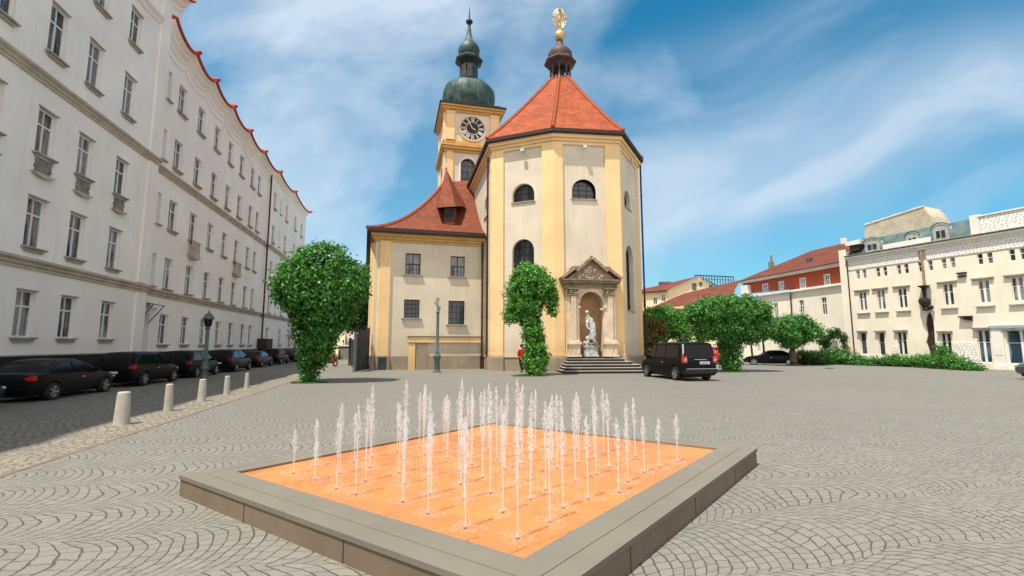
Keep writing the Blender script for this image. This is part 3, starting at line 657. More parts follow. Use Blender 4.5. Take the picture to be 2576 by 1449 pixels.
# lantern
la=thing('x',None,None,(AP.x,AP.y,LB)); la.name='roof_lantern'; la.parent=ch; la.location=Vector((AP.x,AP.y,LB))-ch.location
bpy.data.objects.remove(la)
lb=MB(); c_=(AP.x,AP.y,0); ro8=R(22.5)+R(10)
lb.lathe([(.98,LB-.05),(1.02,LB+.05),(.98,LB+.12),(.86,LB+.14)],8,c_,ro8)
lb.lathe([(.86,LB+1.30),(.92,LB+1.34),(1.0,LB+1.45),(1.30,LB+1.60),(1.36,LB+1.70),(1.05,LB+2.0),(.98,LB+2.05)],8,c_,ro8)
lant=lb.build('lantern',M['lantern_brown'],ch,world=True)
cc=MB(); cc.lathe([(.34,LB+.1),(.34,LB+1.32)],8,c_,ro8); o_=cc.build('lantern_core',M['dark_frame'],lant); o_.location=-ch.location
for i in range(8):
    a=ro8+i*pi/4; x,y=AP.x+.80*math.cos(a),AP.y+.80*math.sin(a)
    q=MB(); q.lathe([(.10,LB+.12),(.10,LB+.2),(.072,LB+.24),(.072,LB+1.12),(.11,LB+1.2),(.11,LB+1.31)],8,(x,y,0)); o_=q.build('column',M['lantern_brown'],lant,smooth=True); o_.location=-ch.location
    x2,y2=AP.x+.80*math.cos(a+pi/4),AP.y+.80*math.sin(a+pi/4)
    q=MB(); L=[]
    for t in range(7):
        u_=t/6; L.append((x+(x2-x)*u_,y+(y2-y)*u_,LB+1.0+.25*math.sin(pi*u_)))
    q.v=[(a_,b_,c2) for a_,b_,c2 in L]+[(a_,b_,LB+1.34) for a_,b_,c2 in L]; q.f=[(t,t+1,t+8,t+7) for t in range(6)]; o_=q.build('lantern_arch',M['lantern_brown'],lant); o_.location=-ch.location
MB().lathe([(.98,LB+2.02),(1.02,LB+2.3),(.98,LB+2.55),(.82,LB+2.8),(.52,LB+3.05),(.34,LB+3.28),(.26,LB+3.55),(.24,LB+3.75)],16,c_).build('lantern_dome',M['lantern_brown'],ch,world=True,smooth=50)
fi=MB().lathe([(.24,LB+3.74),(.36,LB+3.84),(.44,LB+4.05),(.46,LB+4.2),(.40,LB+4.42),(.25,LB+4.55),(.15,LB+4.62),(.17,LB+4.8)],18,c_).build('finial_ball',M['gold'],ch,world=True,smooth=True)
q=MB(); zc=LB+5.75
for rr,tz in ((.56,.86),(.40,.70),(.26,.52)): q.tube([(AP.x+rr*math.cos(t),AP.y,zc+tz*math.sin(t)*(1 if math.sin(t)>0 else 1.05)) for t in [2*pi*i/28 for i in range(28)]],.05,6,True)
for t in (R(60),R(120)): q.tube([(AP.x+.5*math.cos(t)*math.cos(s_),AP.y+.5*math.sin(t)*math.cos(s_),zc+.8*math.sin(s_)) for s_ in [2*pi*i/20 for i in range(20)]],.035,6,True)
q.tube([(AP.x,AP.y,LB+4.75),(AP.x,AP.y,LB+5.3)],.09,8); q.sphere((AP.x,AP.y,zc-.05),(.14,.14,.34)); q.build('sunburst_finial',M['gold'],ch,world=True,smooth=True)
for F,s_ in ((FA,2.4),(FB,2.1),(FC,2.3)):
    q=MB(); q.tube([F(s_,0,15.1),F(s_,.3,15.05)],.03,6); q.box((s_-.13,.28,14.92),(s_+.13,.44,15.12),F); q.build('floodlight',M['chrome'],ch,world=True)
downpipe('downpipe',ch,F0,9.4,.25,0,15.2,.07); downpipe('downpipe',ch,FC,5.3,.28,0,15.9,.07)
# portico with niche on the front facet
po=MB(); dep=.62
wall_open(po,FB,.66,3.86,.97,5.66,[(1.47,3.02,.97,5.15,.775)],.55,dep)
po.add([FB(.66,0,.97),FB(.66,dep,.97),FB(.66,dep,5.66),FB(.66,0,5.66)],[(0,1,2,3)]); po.add([FB(3.86,dep,.97),FB(3.86,0,.97),FB(3.86,0,5.66),FB(3.86,dep,5.66)],[(0,1,2,3)])
porch=po.build('portico',M['portico'],ch,world=True)
def sub(mb,name,mt,parent,**k):
    o=mb.build(name,M[mt],parent,**k); o.location=-ch.location; return o
q=MB(); k=10     # curved back of the niche
for i in range(k):
    t0,t1=pi*i/k,pi*(i+1)/k; f_=lambda t,z:FB(2.245+.775*math.cos(t),.08-.75*math.sin(t),z)
    q.add([f_(t0,.97),f_(t1,.97),f_(t1,5.2),f_(t0,5.2)],[(0,1,2,3)])
k=10
for i in range(8):
    zz0=5.2; 
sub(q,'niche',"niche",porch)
for s0,s1 in ((.66,1.44),(3.05,3.86)):
    q=MB(); q.box((s0-.07,dep-.02,.97),(s1+.07,dep+.30,1.10),FB); q.box((s0,dep-.01,1.10),(s1,dep+.24,1.74),FB); q.box((s0-.08,dep-.02,1.74),(s1+.08,dep+.33,1.90),FB)
    w_=s1-s0
    for i in range(3): q.box((s0+.06+w_*i/3,dep+.24,1.16),(s0+w_*(i+1)/3-.04,dep+.262,1.68),FB)
    sub(q,'pedestal','portico',porch)
    cs=(s0+s1)/2
    q=MB(); q.box((s0+.05,dep,1.90),(s1-.05,dep+.10,4.85),FB); q.box((cs-.17,dep+.10,1.93),(cs+.17,dep+.22,4.83),FB)
    q.box((cs-.13,dep+.222,2.05),(cs-.05,dep+.245,4.7),FB); q.box((cs+.05,dep+.222,2.05),(cs+.13,dep+.245,4.7),FB); q.box((s0+.02,dep,1.90),(s1-.02,dep+.26,2.02),FB)
    sub(q,'pilaster_shaft','portico',porch)
    q=MB(); q.box((s0+.02,dep,4.86),(s1-.02,dep+.28,4.93),FB); q.box((s0-.02,dep,5.26),(s1+.02,dep+.32,5.34),FB)
    rr=random.Random(5)
    for i in range(26): q.sphere(FB(cs+rr.uniform(-.3,.3),dep+rr.uniform(.05,.24),rr.uniform(4.96,5.24)),rr.uniform(.05,.10),7,5)
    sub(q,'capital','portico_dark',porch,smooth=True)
q=MB(); ao=arch_pts(1.38,3.11,3,5.27,.86,18); ai=arch_pts(1.50,2.99,3,5.12,.745,18)
for i in range(18):
    P=[ao[i],ao[i+1],ai[i+1],ai[i]]; q.add([FB(x,dep,z) for x,z in P]+[FB(x,dep+.09,z) for x,z in P],[(4,5,6,7),(0,1,5,4),(1,2,6,5),(2,3,7,6),(3,0,4,7)])
q.box((3.0,dep-.5,4.05),(3.2,dep+.16,4.18),FB); q.box((2.85,dep-.5,3.93),(3.05,dep+.1,4.05),FB); q.box((1.36,dep-.5,4.05),(1.5,dep+.16,4.18),FB)
sub(q,'arch_moulding','portico',porch)
q=MB(); q.box((.55,0,5.36),(3.97,dep+.10,5.64),FB); q.box((.40,0,5.64),(4.12,dep+.34,5.80),FB); q.box((.33,0,5.80),(4.19,dep+.44,5.88),FB)
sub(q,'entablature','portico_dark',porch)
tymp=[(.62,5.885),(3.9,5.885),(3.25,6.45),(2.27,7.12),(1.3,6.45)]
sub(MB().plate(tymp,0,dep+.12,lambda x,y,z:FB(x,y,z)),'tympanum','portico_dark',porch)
def rail(mb,p,q_,t,o0,o1): 
    d_=Vector((q_[0]-p[0],q_[1]-p[1])).normalized(); n_=Vector((-d_.y,d_.x))*t
    if n_.y<0: n_=-n_
    mb.plate([p,q_,(q_[0]+n_.x,q_[1]+n_.y),(p[0]+n_.x,p[1]+n_.y)],o0,o1,lambda x,y,z:FB(x,y,z))
q=MB()
for a,b in (((.33,5.885),(1.22,6.55)),((4.19,5.885),(3.3,6.55))): rail(q,a,b,.17,0,dep+.40)
for a,b in (((1.30,6.36),(2.26,7.18)),((3.24,6.36),(2.28,7.18))): rail(q,a,b,.17,0,dep+.46)
q.box((1.0,0,6.62),(1.55,dep+.32,6.74),FB); q.box((2.98,0,6.62),(3.5,dep+.32,6.74),FB); q.sphere(FB(2.27,dep+.2,7.38),(.11,.11,.11))
sub(q,'pediment','portico_dark',porch)
q=MB(); rr=random.Random(9)
for i in range(34):
    t=rr.random(); s_=2.27+rr.uniform(-1,1)*(1-t)*.95; q.sphere(FB(s_,dep+.13,5.98+t*.85),(rr.uniform(.04,.11),.05,rr.uniform(.05,.12)),7,5)
q.tube([FB(2.12,dep+.16,6.3),FB(2.27,dep+.22,6.75),FB(2.42,dep+.16,6.3)],.045,6); sub(q,'relief','portico',porch,smooth=True)
# steps
st=MB(); sr=MB()
for i in range(5):
    zt=.17*(5-i); o1=.95+.36*i; a0=.62-.14*i; b0=4.30+.42*i*.9
    st.box((a0,.18,zt-.032),(b0,o1+.03,zt),FB); sr.box((a0+.03,.18,max(0,zt-.17)),(b0-.03,o1-.015,zt-.034),FB)
stp=thing('stone_steps','five pale granite steps with dark risers leading up to the church niche','steps',FB(2.3,1.5,0)); st.build('tread',M['granite'],stp,world=True); sr.build('riser',M['granite_riser'],stp,world=True)

# statue on a block in the niche
def skin_body(name,joints,edges,radii,m,root=0,sub=2,parent=None,rough=0.):
    me=bpy.data.meshes.new(name); me.from_pydata([Vector(j) for j in joints],edges,[]); o=bpy.data.objects.new('tmp',me); COL.objects.link(o)
    sk=o.modifiers.new('s','SKIN'); sk.use_smooth_shade=True
    for i,v in enumerate(me.skin_vertices[0].data):
        r_=radii[i]; v.radius=r_ if hasattr(r_,'__len__') else (r_,r_); v.use_root=(i==root)
    sb=o.modifiers.new('b','SUBSURF'); sb.levels=sub; sb.render_levels=sub
    dg=bpy.context.evaluated_depsgraph_get(); out=bpy.data.meshes.new_from_object(o.evaluated_get(dg)); bpy.data.objects.remove(o)
    out.name=name; out.materials.clear(); out.materials.append(m)
    if rough:
        for v in out.vertices:
            nz=noise.noise(v.co*9.)*rough+noise.noise(v.co*22.)*rough*.5; v.co+=v.normal*nz
    return put(name,out,parent)
pb=FB(2.2,.48,0)
stt=thing('statue','grey white weathered stone figure leaning over a child on a block inside the niche','statue',(pb[0],pb[1],.97))
q=MB(); fx=lambda x,y,z:(FB.t.x*x-FB.n.x*y,FB.t.y*x-FB.n.y*y,z)
q.box((-.46,-.26,0),(.46,.26,.10),fx); q.box((-.42,-.22,.10),(.42,.22,.60),fx); q.box((-.48,-.27,.60),(.48,.27,.70),fx); q.box((-.12,-.235,.2),(.14,-.21,.5),fx); q.build('block',M['marble'],stt)
T=lambda x,y,z:fx(x,y,z+.70)
fig=skin_body('figure',[T(.0,0,.0),T(.06,0,.35),T(.10,0,.75),T(.08,0,1.1),T(.02,0,1.45),T(-.10,-.02,1.72),T(-.17,-.04,1.88),T(-.22,-.06,2.06),
  T(.22,-.05,1.35),T(.28,-.12,1.0),T(.16,-.2,.85),T(-.22,-.12,1.45),T(-.24,-.2,1.15),T(-.1,-.26,.95),T(.36,.02,.15),T(.30,.02,.7)],
  [(0,1),(1,2),(2,3),(3,4),(4,5),(5,6),(6,7),(4,8),(8,9),(9,10),(5,11),(11,12),(12,13),(0,14),(2,15)],
  [(.42,.26),(.42,.24),(.39,.23),(.36,.21),(.31,.19),(.22,.16),(.09,.09),(.15,.16),.11,.085,.05,.11,.08,.05,(.16,.14),(.15,.12)],M['marble'],0,2,stt,.035)
q=MB(); q.lathe([(.01,-.06),(.13,-.05),(.15,.0),(.12,.07),(.05,.14),(.03,.19)],10,T(-.21,-.05,2.12)); q.build('cap',M['marble'],stt,smooth=True)
rr=random.Random(4)
for k_ in range(2):
    bx_,by=((-.26,-.16),(.12,-.2))[k_]
    skin_body('child_figure',[T(bx_,by,.05),T(bx_+.05,by,.3),T(bx_+.02,by,.5),T(bx_,by,.62),T(bx_-.1,by-.05,.36),T(bx_+.16,by-.05,.42)],[(0,1),(1,2),(2,3),(2,4),(2,5)],[(.16,.13),(.12,.1),(.07,.07),(.10,.1),.045,.045],M['marble'],0,2,stt,.02)
q=MB()
for i in range(22): q.sphere(T(rr.uniform(-.42,.44),rr.uniform(-.2,.15),rr.uniform(0,.18)),rr.uniform(.06,.13),8,6)
q.build('rock_base',M['marble'],stt,smooth=True)

# ------------------------------------------------------------------ low annex left of the choir
AX=Frame((-9.6,33.),(-1.95,35.)); an=thing('church_annex','low cream and yellow church annex with concave brown red roof and small dormer','building',AX(3.8,-5,0))
B1=Vector((-9.6,33.)); B0=Vector((-13.9,46.9)); FS=Frame(B0,B1)
m=MB()
wins=[(2.08,3.14,6.68,8.22,'cross'),(5.29,6.33,6.66,8.16,'cross'),(2.06,3.14,3.60,4.90,'grid'),(5.18,6.36,3.18,4.88,'grid')]
wall_open(m,AX,.3,7.95,.7,9.55,[q[:4] for q in wins],.22)
m.add([AX(.3,0,0),FS(FS.L,0,0),FS(FS.L,0,9.55),AX(.3,0,9.55)],[(0,1,2,3)]); m.add([FS(0,0,0),FS(FS.L,0,0),FS(FS.L,0,9.55),FS(0,0,9.55)],[(0,1,2,3)])
m.build('wall',M['cream'],an,world=True)
pp=[tuple(B0),tuple(B1),AX(7.75,0,0)[:2]]
mm=MB(); band(mm,pp,-.05,.10,0,.93); mm.build('plinth',M['plinth'],an,world=True)
pc=[AX(1.06,-.05,0)[:2],AX(1.06,.13,0)[:2],AX(.34,.13,0)[:2],AX(-.13,-.33,0)[:2],AX(-.13-.25,-1.2,0)[:2],AX(.1,-1.2,0)[:2]]
q=MB(); q.prism(pc,.97,9.0); q.build('corner_pilaster',M['yellow'],an,world=True)
pc2=[AX(1.14,-.05,0)[:2],AX(1.14,.24,0)[:2],AX(.30,.24,0)[:2],AX(-.26,-.30,0)[:2],AX(-.26-.25,-1.3,0)[:2],AX(.1,-1.3,0)[:2]]
q=MB(); q.prism(pc2,.0,.93); q.build('pilaster_base',M['plinth'],an,world=True)
q=MB(); q.prism(pc2,.932,.985); q.build('pilaster_base_cap',M['sill_stone'],an,world=True)
q=MB(); q.box((.40,.245,.03),(.98,.265,.88),AX); q.build('cellar_hatch',M['fence'],an,world=True)
q=MB(); band(q,pp,-.02,.10,8.98,9.14); band(q,pp,-.02,.20,9.142,9.32); band(q,pp,-.02,.33,9.322,9.55); q.build('cornice',M['yellow_trim'],an,world=True)
q=MB(); band(q,pp,.32,.62,9.60,9.86); band(q,pp,-.02,.60,9.552,9.598); q.build('gutter',M['gutter'],an,world=True)
for a,b,c_,d_,kd in wins:
    fm,gm=win_mesh(b-a,d_-c_,kd,.05,.12,'pane_dark' if kd=='grid' else 'pane','dark_frame')
    wo_=place_window(an,AX,(a+b)/2,0,c_,fm,gm)
    w_=b-a;h_=d_-c_; s=MB(); 
    s.box((-w_/2-.09,-.02,-.0),(-w_/2,.03,h_+.09)); s.box((w_/2,-.02,0),(w_/2+.09,.03,h_+.09)); s.box((-w_/2,-.02,h_),(w_/2,.03,h_+.09)); put('surround',s.mesh('surround',M['cream']),wo_)
    s=MB(); s.box((-w_/2-.16,-.13,-.075),(w_/2+.16,.12,-.002)); put('sill',s.mesh('sill',M['sill_stone']),wo_)
q=MB(); q.box((2.42,0,1.88),(7.7,.16,2.26),AX); q.box((2.42,.0,.0),(2.90,.17,1.87),AX); q.build('yellow_band',M['yellow'],an,world=True)
q=MB(); q.box((2.36,0,2.262),(7.75,.21,2.31),AX); q.box((2.36,.17,1.84),(2.96,.21,1.875),AX); q.build('band_coping',M['gutter'],an,world=True)
q=MB(); q.box((2.93,.0,.02),(3.72,.125,1.86),AX); q.build('grey_patch',M['plinth'],an,world=True)
downpipe('downpipe',an,AX,7.62,.17,.1,9.5,.075)
q=MB(); q.box((7.5,.1,0),(7.74,.32,.95),AX); q.build('pipe_shoe',M['gutter'],an,world=True)
# concave roof
eA=offset(pp,.60); e0,e1,e2=eA; rl_=Vector((-6.3,43.2)); rr_=Vector((-3.2,42.6)); rb=Vector((-8.2,50.))
def gz(u): return 9.75+7.1*(.35*u+.65*u**1.9)
m=MB(); NS=12
def strip(a,b,c_,d_):   # eave a-b up to ridge c_-d_
    bse=len(m.v); kk=8
    for j in range(NS+1):
        u=j/NS
        for i in range(kk+1):
            t=i/kk; lo=a.lerp(b,t); hi=c_.lerp(d_,t); p=lo.lerp(hi,u); m.v.append((p.x,p.y,gz(u)))
    for j in range(NS):
        for i in range(kk): x=bse+j*(kk+1)+i; m.f.append((x,x+1,x+kk+2,x+kk+1))
strip(e1,Vector((-1.45,34.75)),rl_,rr_); strip(e0,e1,rb,rl_)
m.build('roof',M['roof_old'],an,world=True,smooth=60)
q=MB(); n_=40
for j in range(n_):
    a,b=j/n_,(j+1.2)/n_; p=e1.lerp(rl_,a); p2=e1.lerp(rl_,min(1,b)); q.tube([(p.x,p.y,gz(a)+.05),(p2.x,p2.y,gz(min(1,b))+.04)],[.15,.11],6)
q.build('hip_tiles',M['ridge'],an,world=True,smooth=True)
# dormer: dark opening under a tall pointed hood
dy=36.6; dxc=AT(1131,540,dy).x; dz0=AT(1131,555,dy).z; dz1=AT(1131,524,dy).z; ap=AT(1122,424,42.4)
q=MB(); q.box((dxc-.42,dy,dz0-.35),(dxc+.42,dy+2.2,dz1)); dorm=q.build('dormer',M['roof_old'],an,world=True)
q=MB(); q.box((dxc-.36,dy-.03,dz0),(dxc+.36,dy-.004,dz1-.03)); o_=q.build('dormer_opening',M['dark_frame'],dorm); o_.location=-an.location
bl_=AT(1101,522,dy-.25); br_=AT(1146,519,dy-.25)
q=MB(); q.add([bl_,br_,(br_.x+.5,dy+2.8,br_.z+.9),(bl_.x-.55,dy+2.8,bl_.z+.9),ap,(ap.x-.06,ap.y+.4,ap.z)],[(0,1,4),(1,2,4),(2,5,4),(2,3,5),(3,0,4,5),(0,3,2,1)]); o_=q.build('dormer_hood',M['roof_old'],dorm); o_.location=-an.location
q=MB(); q.lathe([(.34,-2.0),(.20,-1.1),(.11,-.4),(.05,0),(.10,.05),(.02,.25)],8,(ap.x,ap.y+.2,ap.z)); q.build('roof_spike',M['ridge'],an,world=True)

# ------------------------------------------------------------------ clock tower behind
FT=Frame((-7.1,48.3),(-7.1+.97*6,48.3+.242*6)); tw_=thing('clock_tower','square yellow clock tower with green copper onion dome and spire','tower',FT(2.95,-3.3,0))
TW=5.9; TD=6.6; c4=[FT(0,-TD,0)[:2],FT(0,0,0)[:2],FT(TW,0,0)[:2],FT(TW,-TD,0)[:2]]
FTL=Frame(c4[0],c4[1])
m=MB(); wop=(1.7,3.25,18.6,21.45,.77); wall_open(m,FT,0,TW,10,27,[wop],.45); wall_open(m,FTL,0,TD,10,27,[(2.5,4.2,18.6,21.4,.85)],.45)
for a,b in ((c4[2],c4[3]),(c4[3],c4[0])):
    F=Frame(a,b); m.add([F(0,0,0),F(F.L,0,0),F(F.L,0,27),F(0,0,27)],[(0,1,2,3)])
m.build('wall',M['cream'],tw_,world=True)
arch_window(tw_,FT,*wop,bars=(1,3)); arch_window(tw_,FTL,2.5,4.2,18.6,21.4,.85,bars=(1,3))
q=MB(); ao=arch_pts(1.5,3.45,18.6,21.65,.97,16); ai=arch_pts(1.7,3.25,18.6,21.45,.77,16)
for i in range(16):
    P=[ao[i],ao[i+1],ai[i+1],ai[i]]; q.add([FT(x,0,z) for x,z in P]+[FT(x,.06,z) for x,z in P],[(4,5,6,7),(0,1,5,4),(1,2,6,5),(2,3,7,6),(3,0,4,7)])
q.box((1.5,0,18.5),(1.7,.06,20.68),FT); q.box((3.25,0,18.5),(3.45,.06,20.68),FT); q.build('window_surround',M['cream_white'],tw_,world=True)
for F,Lw in ((FT,TW),(FTL,TD)):
    q=MB()
    for s0,s1 in ((.12,1.0),(Lw-1.0,Lw-.12)):
        q.box((s0,0,23.35),(s1,.14,26.45),F); q.box((s0-.03,0,23.35),(s1+.03,.19,23.6),F); q.box((s0-.03,0,26.3),(s1+.03,.19,26.5),F)
        q.box((s0+.1,0,12),(s1-.1,.12,22.1),F)
    q.build('pilaster',M['yellow'],tw_,world=True)
q=MB(); band(q,c4,-.02,.14,22.05,22.3,True); band(q,c4,-.02,.32,22.302,22.62,True); band(q,c4,-.02,.42,22.622,22.84,True,23.0); band(q,c4,-.02,.10,23.002,23.30,True); q.build('lower_cornice',M['yellow_trim'],tw_,world=True)
q=MB(); band(q,c4,-.02,.16,26.5,26.72,True); band(q,c4,-.02,.34,26.722,26.98,True); band(q,c4,-.02,.52,26.982,27.20,True); q.build('upper_cornice',M['yellow_trim'],tw_,world=True)
q=MB(); band(q,c4,-.1,.66,27.202,27.36,True,27.6); q.prism(offset(c4,.1,True),27.45,27.72); q.build('eave_roof',M['copper_dark'],tw_,world=True)
# clock
ck=Vector(FT(2.93,.0,24.83)); cl_=put('clock',MB().add(*(lambda P:(P,[tuple(range(48))[::-1],tuple(range(48,96))]+[(i,(i+1)%48,48+(i+1)%48,48+i) for i in range(48)]))([(1.36*math.cos(2*pi*i/48),0,1.36*math.sin(2*pi*i/48)) for i in range(48)]+[(1.36*math.cos(2*pi*i/48),-.10,1.36*math.sin(2*pi*i/48)) for i in range(48)])).mesh('clock',M['clock_face']),tw_,ck-tw_.location,FT.rz)
def ringy(r0,r1,y0,y1,seg=48):
    q=MB()
    for i in range(seg):
        a,b=2*pi*i/seg,2*pi*(i+1)/seg; P=[(r0*math.cos(a),r0*math.sin(a)),(r1*math.cos(a),r1*math.sin(a)),(r1*math.cos(b),r1*math.sin(b)),(r0*math.cos(b),r0*math.sin(b))]; q.plate(P,y0,y1)
    return q
put('clock_rim',ringy(1.34,1.46,-.14,0).mesh('clock_rim',M['yellow']),cl_); put('numeral_ring',ringy(.66,.70,-.115,-.10).mesh('numeral_ring',M['clock_white']),cl_); put('minute_ring',ringy(1.27,1.30,-.115,-.10).mesh('minute_ring',M['clock_white']),cl_)
ROM=['XII','I','II','III','IIII','V','VI','VII','VIII','IX','X','XI']
def stroke(q,x0,z0,x1,z1,w_,ang,rad):
    d_=Vector((x1-x0,z1-z0)); n_=Vector((-d_.y,d_.x)).normalized()*w_/2
    P=[(x0+n_.x,z0+n_.y),(x0-n_.x,z0-n_.y),(x1-n_.x,z1-n_.y),(x1+n_.x,z1+n_.y)]
    ca_,sa_=math.cos(-ang),math.sin(-ang); P=[(x*ca_-(z+rad)*sa_,x*sa_+(z+rad)*ca_) for x,z in P]; q.plate(P,-.118,-.10)
for i,tx in enumerate(ROM):
    q=MB(); ang=2*pi*i/12; wd={'I':.09,'V':.20,'X':.20}; tot=sum(wd[c_] for c_ in tx); sc_=min(1.,.46/tot); x=-tot*sc_/2
    for c_ in tx:
        a_=wd[c_]*sc_; h2=.24
        if c_=='I': stroke(q,x+a_/2,-h2,x+a_/2,h2,.055*sc_**.5,ang,.98)
        elif c_=='V': stroke(q,x+.02,h2,x+a_/2,-h2,.055,ang,.98); stroke(q,x+a_/2+.004,-h2,x+a_-.02,h2,.03,ang,.98)
        else: stroke(q,x+.02,h2,x+a_-.02,-h2,.055,ang,.98); stroke(q,x+.02,-h2,x+a_-.02,h2,.03,ang,.98)
        x+=a_
    put('numeral',q.mesh('numeral',M['clock_white']),cl_)
for nm,ang,L in (('minute_hand',R(-33),1.12),('hour_hand',R(115),.46)):
    q=MB(); ca_,sa_=math.cos(-ang),math.sin(-ang); P=[(-.045,-.18),(.045,-.18),(.07,L*.55),(0,L),(-.07,L*.55)]; y_=-.125 if L>1 else -.135
    q.plate([(x*ca_-z*sa_,x*sa_+z*ca_) for x,z in P],y_-.012,y_); put(nm,q.mesh(nm,M['gold']),cl_)
# onion dome
cx_,cy_=FT(2.95,-3.3,0)[:2]; c_=(cx_,cy_,0); rt=math.atan2(FT.t.y,FT.t.x)+R(22.5)
q=MB(); q.lathe([(2.70,27.7),(2.60,27.85),(2.70,28.15),(2.92,28.7),(3.06,29.4),(3.08,30.05),(2.94,30.7),(2.55,31.2),(1.98,31.5),(1.3,31.68),(1.1,31.72)],32,c_,rt)
for v_i,v_ in enumerate(q.v):      # soften towards an octagon
    dx,dy_=v_[0]-cx_,v_[1]-cy_; a=(math.atan2(dy_,dx)-rt)%(pi/4)-pi/8; kf=1-.055*(1-abs(a)/(pi/8)); q.v[v_i]=(cx_+dx*kf,cy_+dy_*kf,v_[2])
dome=q.build('onion_dome',M['copper'],tw_,world=True,smooth=50)
q=MB()
for i in range(24):
    a=rt+2*pi*i/24; ps=[(2.68,28.0),(2.94,28.7),(3.08,29.4),(3.10,30.05),(2.96,30.7),(2.57,31.22),(2.0,31.52)]; kf=1-.055*(1-abs(((a-rt)%(pi/4))-pi/8)/(pi/8))
    q.tube([(cx_+r_*kf*math.cos(a),cy_+r_*kf*math.sin(a),z_) for r_,z_ in ps],.022,5)
o_=q.build('seam',M['copper'],dome); o_.location=-tw_.location
q=MB(); q.lathe([(1.25,31.64),(1.18,31.85),(1.02,31.9),(1.02,34.0),(1.15,34.05),(1.3,34.2),(1.62,34.42),(1.66,34.62),(1.35,34.95),(1.12,35.2),(1.12,35.35)],8,c_,rt); lt=q.build('dome_lantern',M['copper_dark'],tw_,world=True)
for i in range(8):
    a=rt+pi/8+i*pi/4; ap8=1.09*math.cos(pi/8); q=MB(); tx_,ty_=-math.sin(a),math.cos(a)
    Mx=lambda x,y,z,a=a,tx_=tx_,ty_=ty_:(cx_+math.cos(a)*(ap8+y)+tx_*x,cy_+math.sin(a)*(ap8+y)+ty_*x,z)
    q.box((-.26,-.05,32.25),(.26,-.02,33.8),Mx); o_=q.build('lantern_window',M['pane_dark'],lt); o_.location=-tw_.location
    q=MB(); q.box((-.32,-.06,32.1),(-.26,.01,33.95),Mx); q.box((.26,-.06,32.1),(.32,.01,33.95),Mx); q.box((-.26,-.02,33.1),(.26,0,33.14),Mx); o_=q.build('window_bar',M['copper'],lt); o_.location=-tw_.location
MB().lathe([(1.12,35.3),(1.22,35.5),(1.28,35.85),(1.22,36.2),(1.0,36.6),(.66,37.0),(.42,37.4),(.30,37.9),(.20,38.7),(.14,39.35),(.12,39.4)],20,c_,rt).build('upper_onion',M['copper'],tw_,world=True,smooth=50)
MB().lathe([(.10,39.35),(.36,39.45),(.42,39.6),(.36,39.75),(.1,39.85),(.09,40.2),(.05,40.9),(.01,41.7)],14,c_).build('spire_tip',M['copper_dark'],tw_,world=True,smooth=True)

# ------------------------------------------------------------------ right hand buildings
FR=Frame((29.51,44.3),(29.51+.42*10,34.3)); rb_=thing('hotel_building','cream building with white brick frieze, teal mansard roof and blue shop windows','building',FR(9,-4,0))
HR=9.6
cols=[3.0,4.45,6.05,9.1,11.2,12.97,14.9,16.9]; gcol=[2.74,4.2,5.7,8.65]
ops=[]
for c_ in [3.05,4.68,6.25,9.3,11.45,13.17,15.1,17.1]: ops+=[(c_-.42,c_-.12,7.47,8.27),(c_+.12,c_+.42,7.47,8.27)]
ops+=[(7.35,7.55,7.47,8.27),(8.02,8.3,7.47,8.27)]
ops+=[(c_-.3,c_+.3,4.70,6.30) for c_ in cols]
gops=[(2.5,2.98,.9,2.78),(3.95,4.42,.85,2.75),(5.38,6.03,.9,2.75),(8.35,8.95,.9,2.6),(10.5,11.2,.45,2.78),(12.05,13.6,.42,2.72),(14.2,15.6,.42,2.72),(16.2,17.6,.42,2.72)]
crack=[(7.55,.2),(7.50,1.2),(7.36,1.9),(7.52,2.5),(7.46,3.3),(7.56,3.95),(7.76,4.3),(7.92,4.0),(7.98,3.5),(7.98,2.9),(7.95,2.0),(8.0,1.1),(7.96,.2)]
m=MB(); m.add([FR(1.9,-.11,8.3),FR(20,-.11,8.3),FR(20,-.11,9.7),FR(1.9,-.11,9.7)],[(0,1,2,3)]); wall_open(m,FR,1.95,20,.0,8.36,ops+gops+[(7.25,8.2,.2,4.5)],.22)
for lst in (crack[:7],crack[6:]):
    xs=7.25 if lst is not crack[6:] and lst[0][0]<7.6 and lst[0][1]<.3 and lst[0][0]<8 and lst[-1][1]>4 else 8.2
    for a,b in zip(lst[:-1],lst[1:]): m.add([FR(xs,0,a[1]),FR(a[0],0,a[1]),FR(b[0],0,b[1]),FR(xs,0,b[1])],[(0,1,2,3)])
m.add([FR(7.25,0,4.3),FR(7.76,0,4.3),FR(7.76,0,4.5),FR(7.25,0,4.5)],[(0,1,2,3)]); m.add([FR(7.76,0,4.3),FR(8.2,0,4.3),FR(8.2,0,4.5),FR(7.76,0,4.5)],[(0,1,2,3)])
for a,b in zip(crack[:-1],crack[1:]): m.add([FR(a[0],0,a[1]),FR(b[0],0,b[1]),FR(b[0],-.8,b[1]),FR(a[0],-.8,a[1])],[(0,1,2,3)])
m.add([FR(1.3,.06,0),FR(1.95,.06,0),FR(1.95,.06,10.3),FR(1.3,.06,10.3),FR(1.3,-2,0),FR(1.3,-2,10.3),FR(1.95,-.1,0),FR(1.95,-.1,10.3)],[(0,1,2,3),(4,0,3,5),(1,6,7,2)])
for a,b in ((1.3,1.3),(20,20)): m.add([FR(a,0,0),FR(a,-9,0),FR(a,-9,HR),FR(a,0,HR)],[(0,1,2,3)])
m.add([FR(1.3,-9,0),FR(20,-9,0),FR(20,-9,HR),FR(1.3,-9,HR)],[(0,1,2,3)])
m.build('wall',M['cream_far'],rb_,world=True)
q=MB(); q.box((7.2,-.16,.1),(8.25,-.12,4.6),FR); q.build('dark_recess',M['wood_dark'],rb_,world=True)
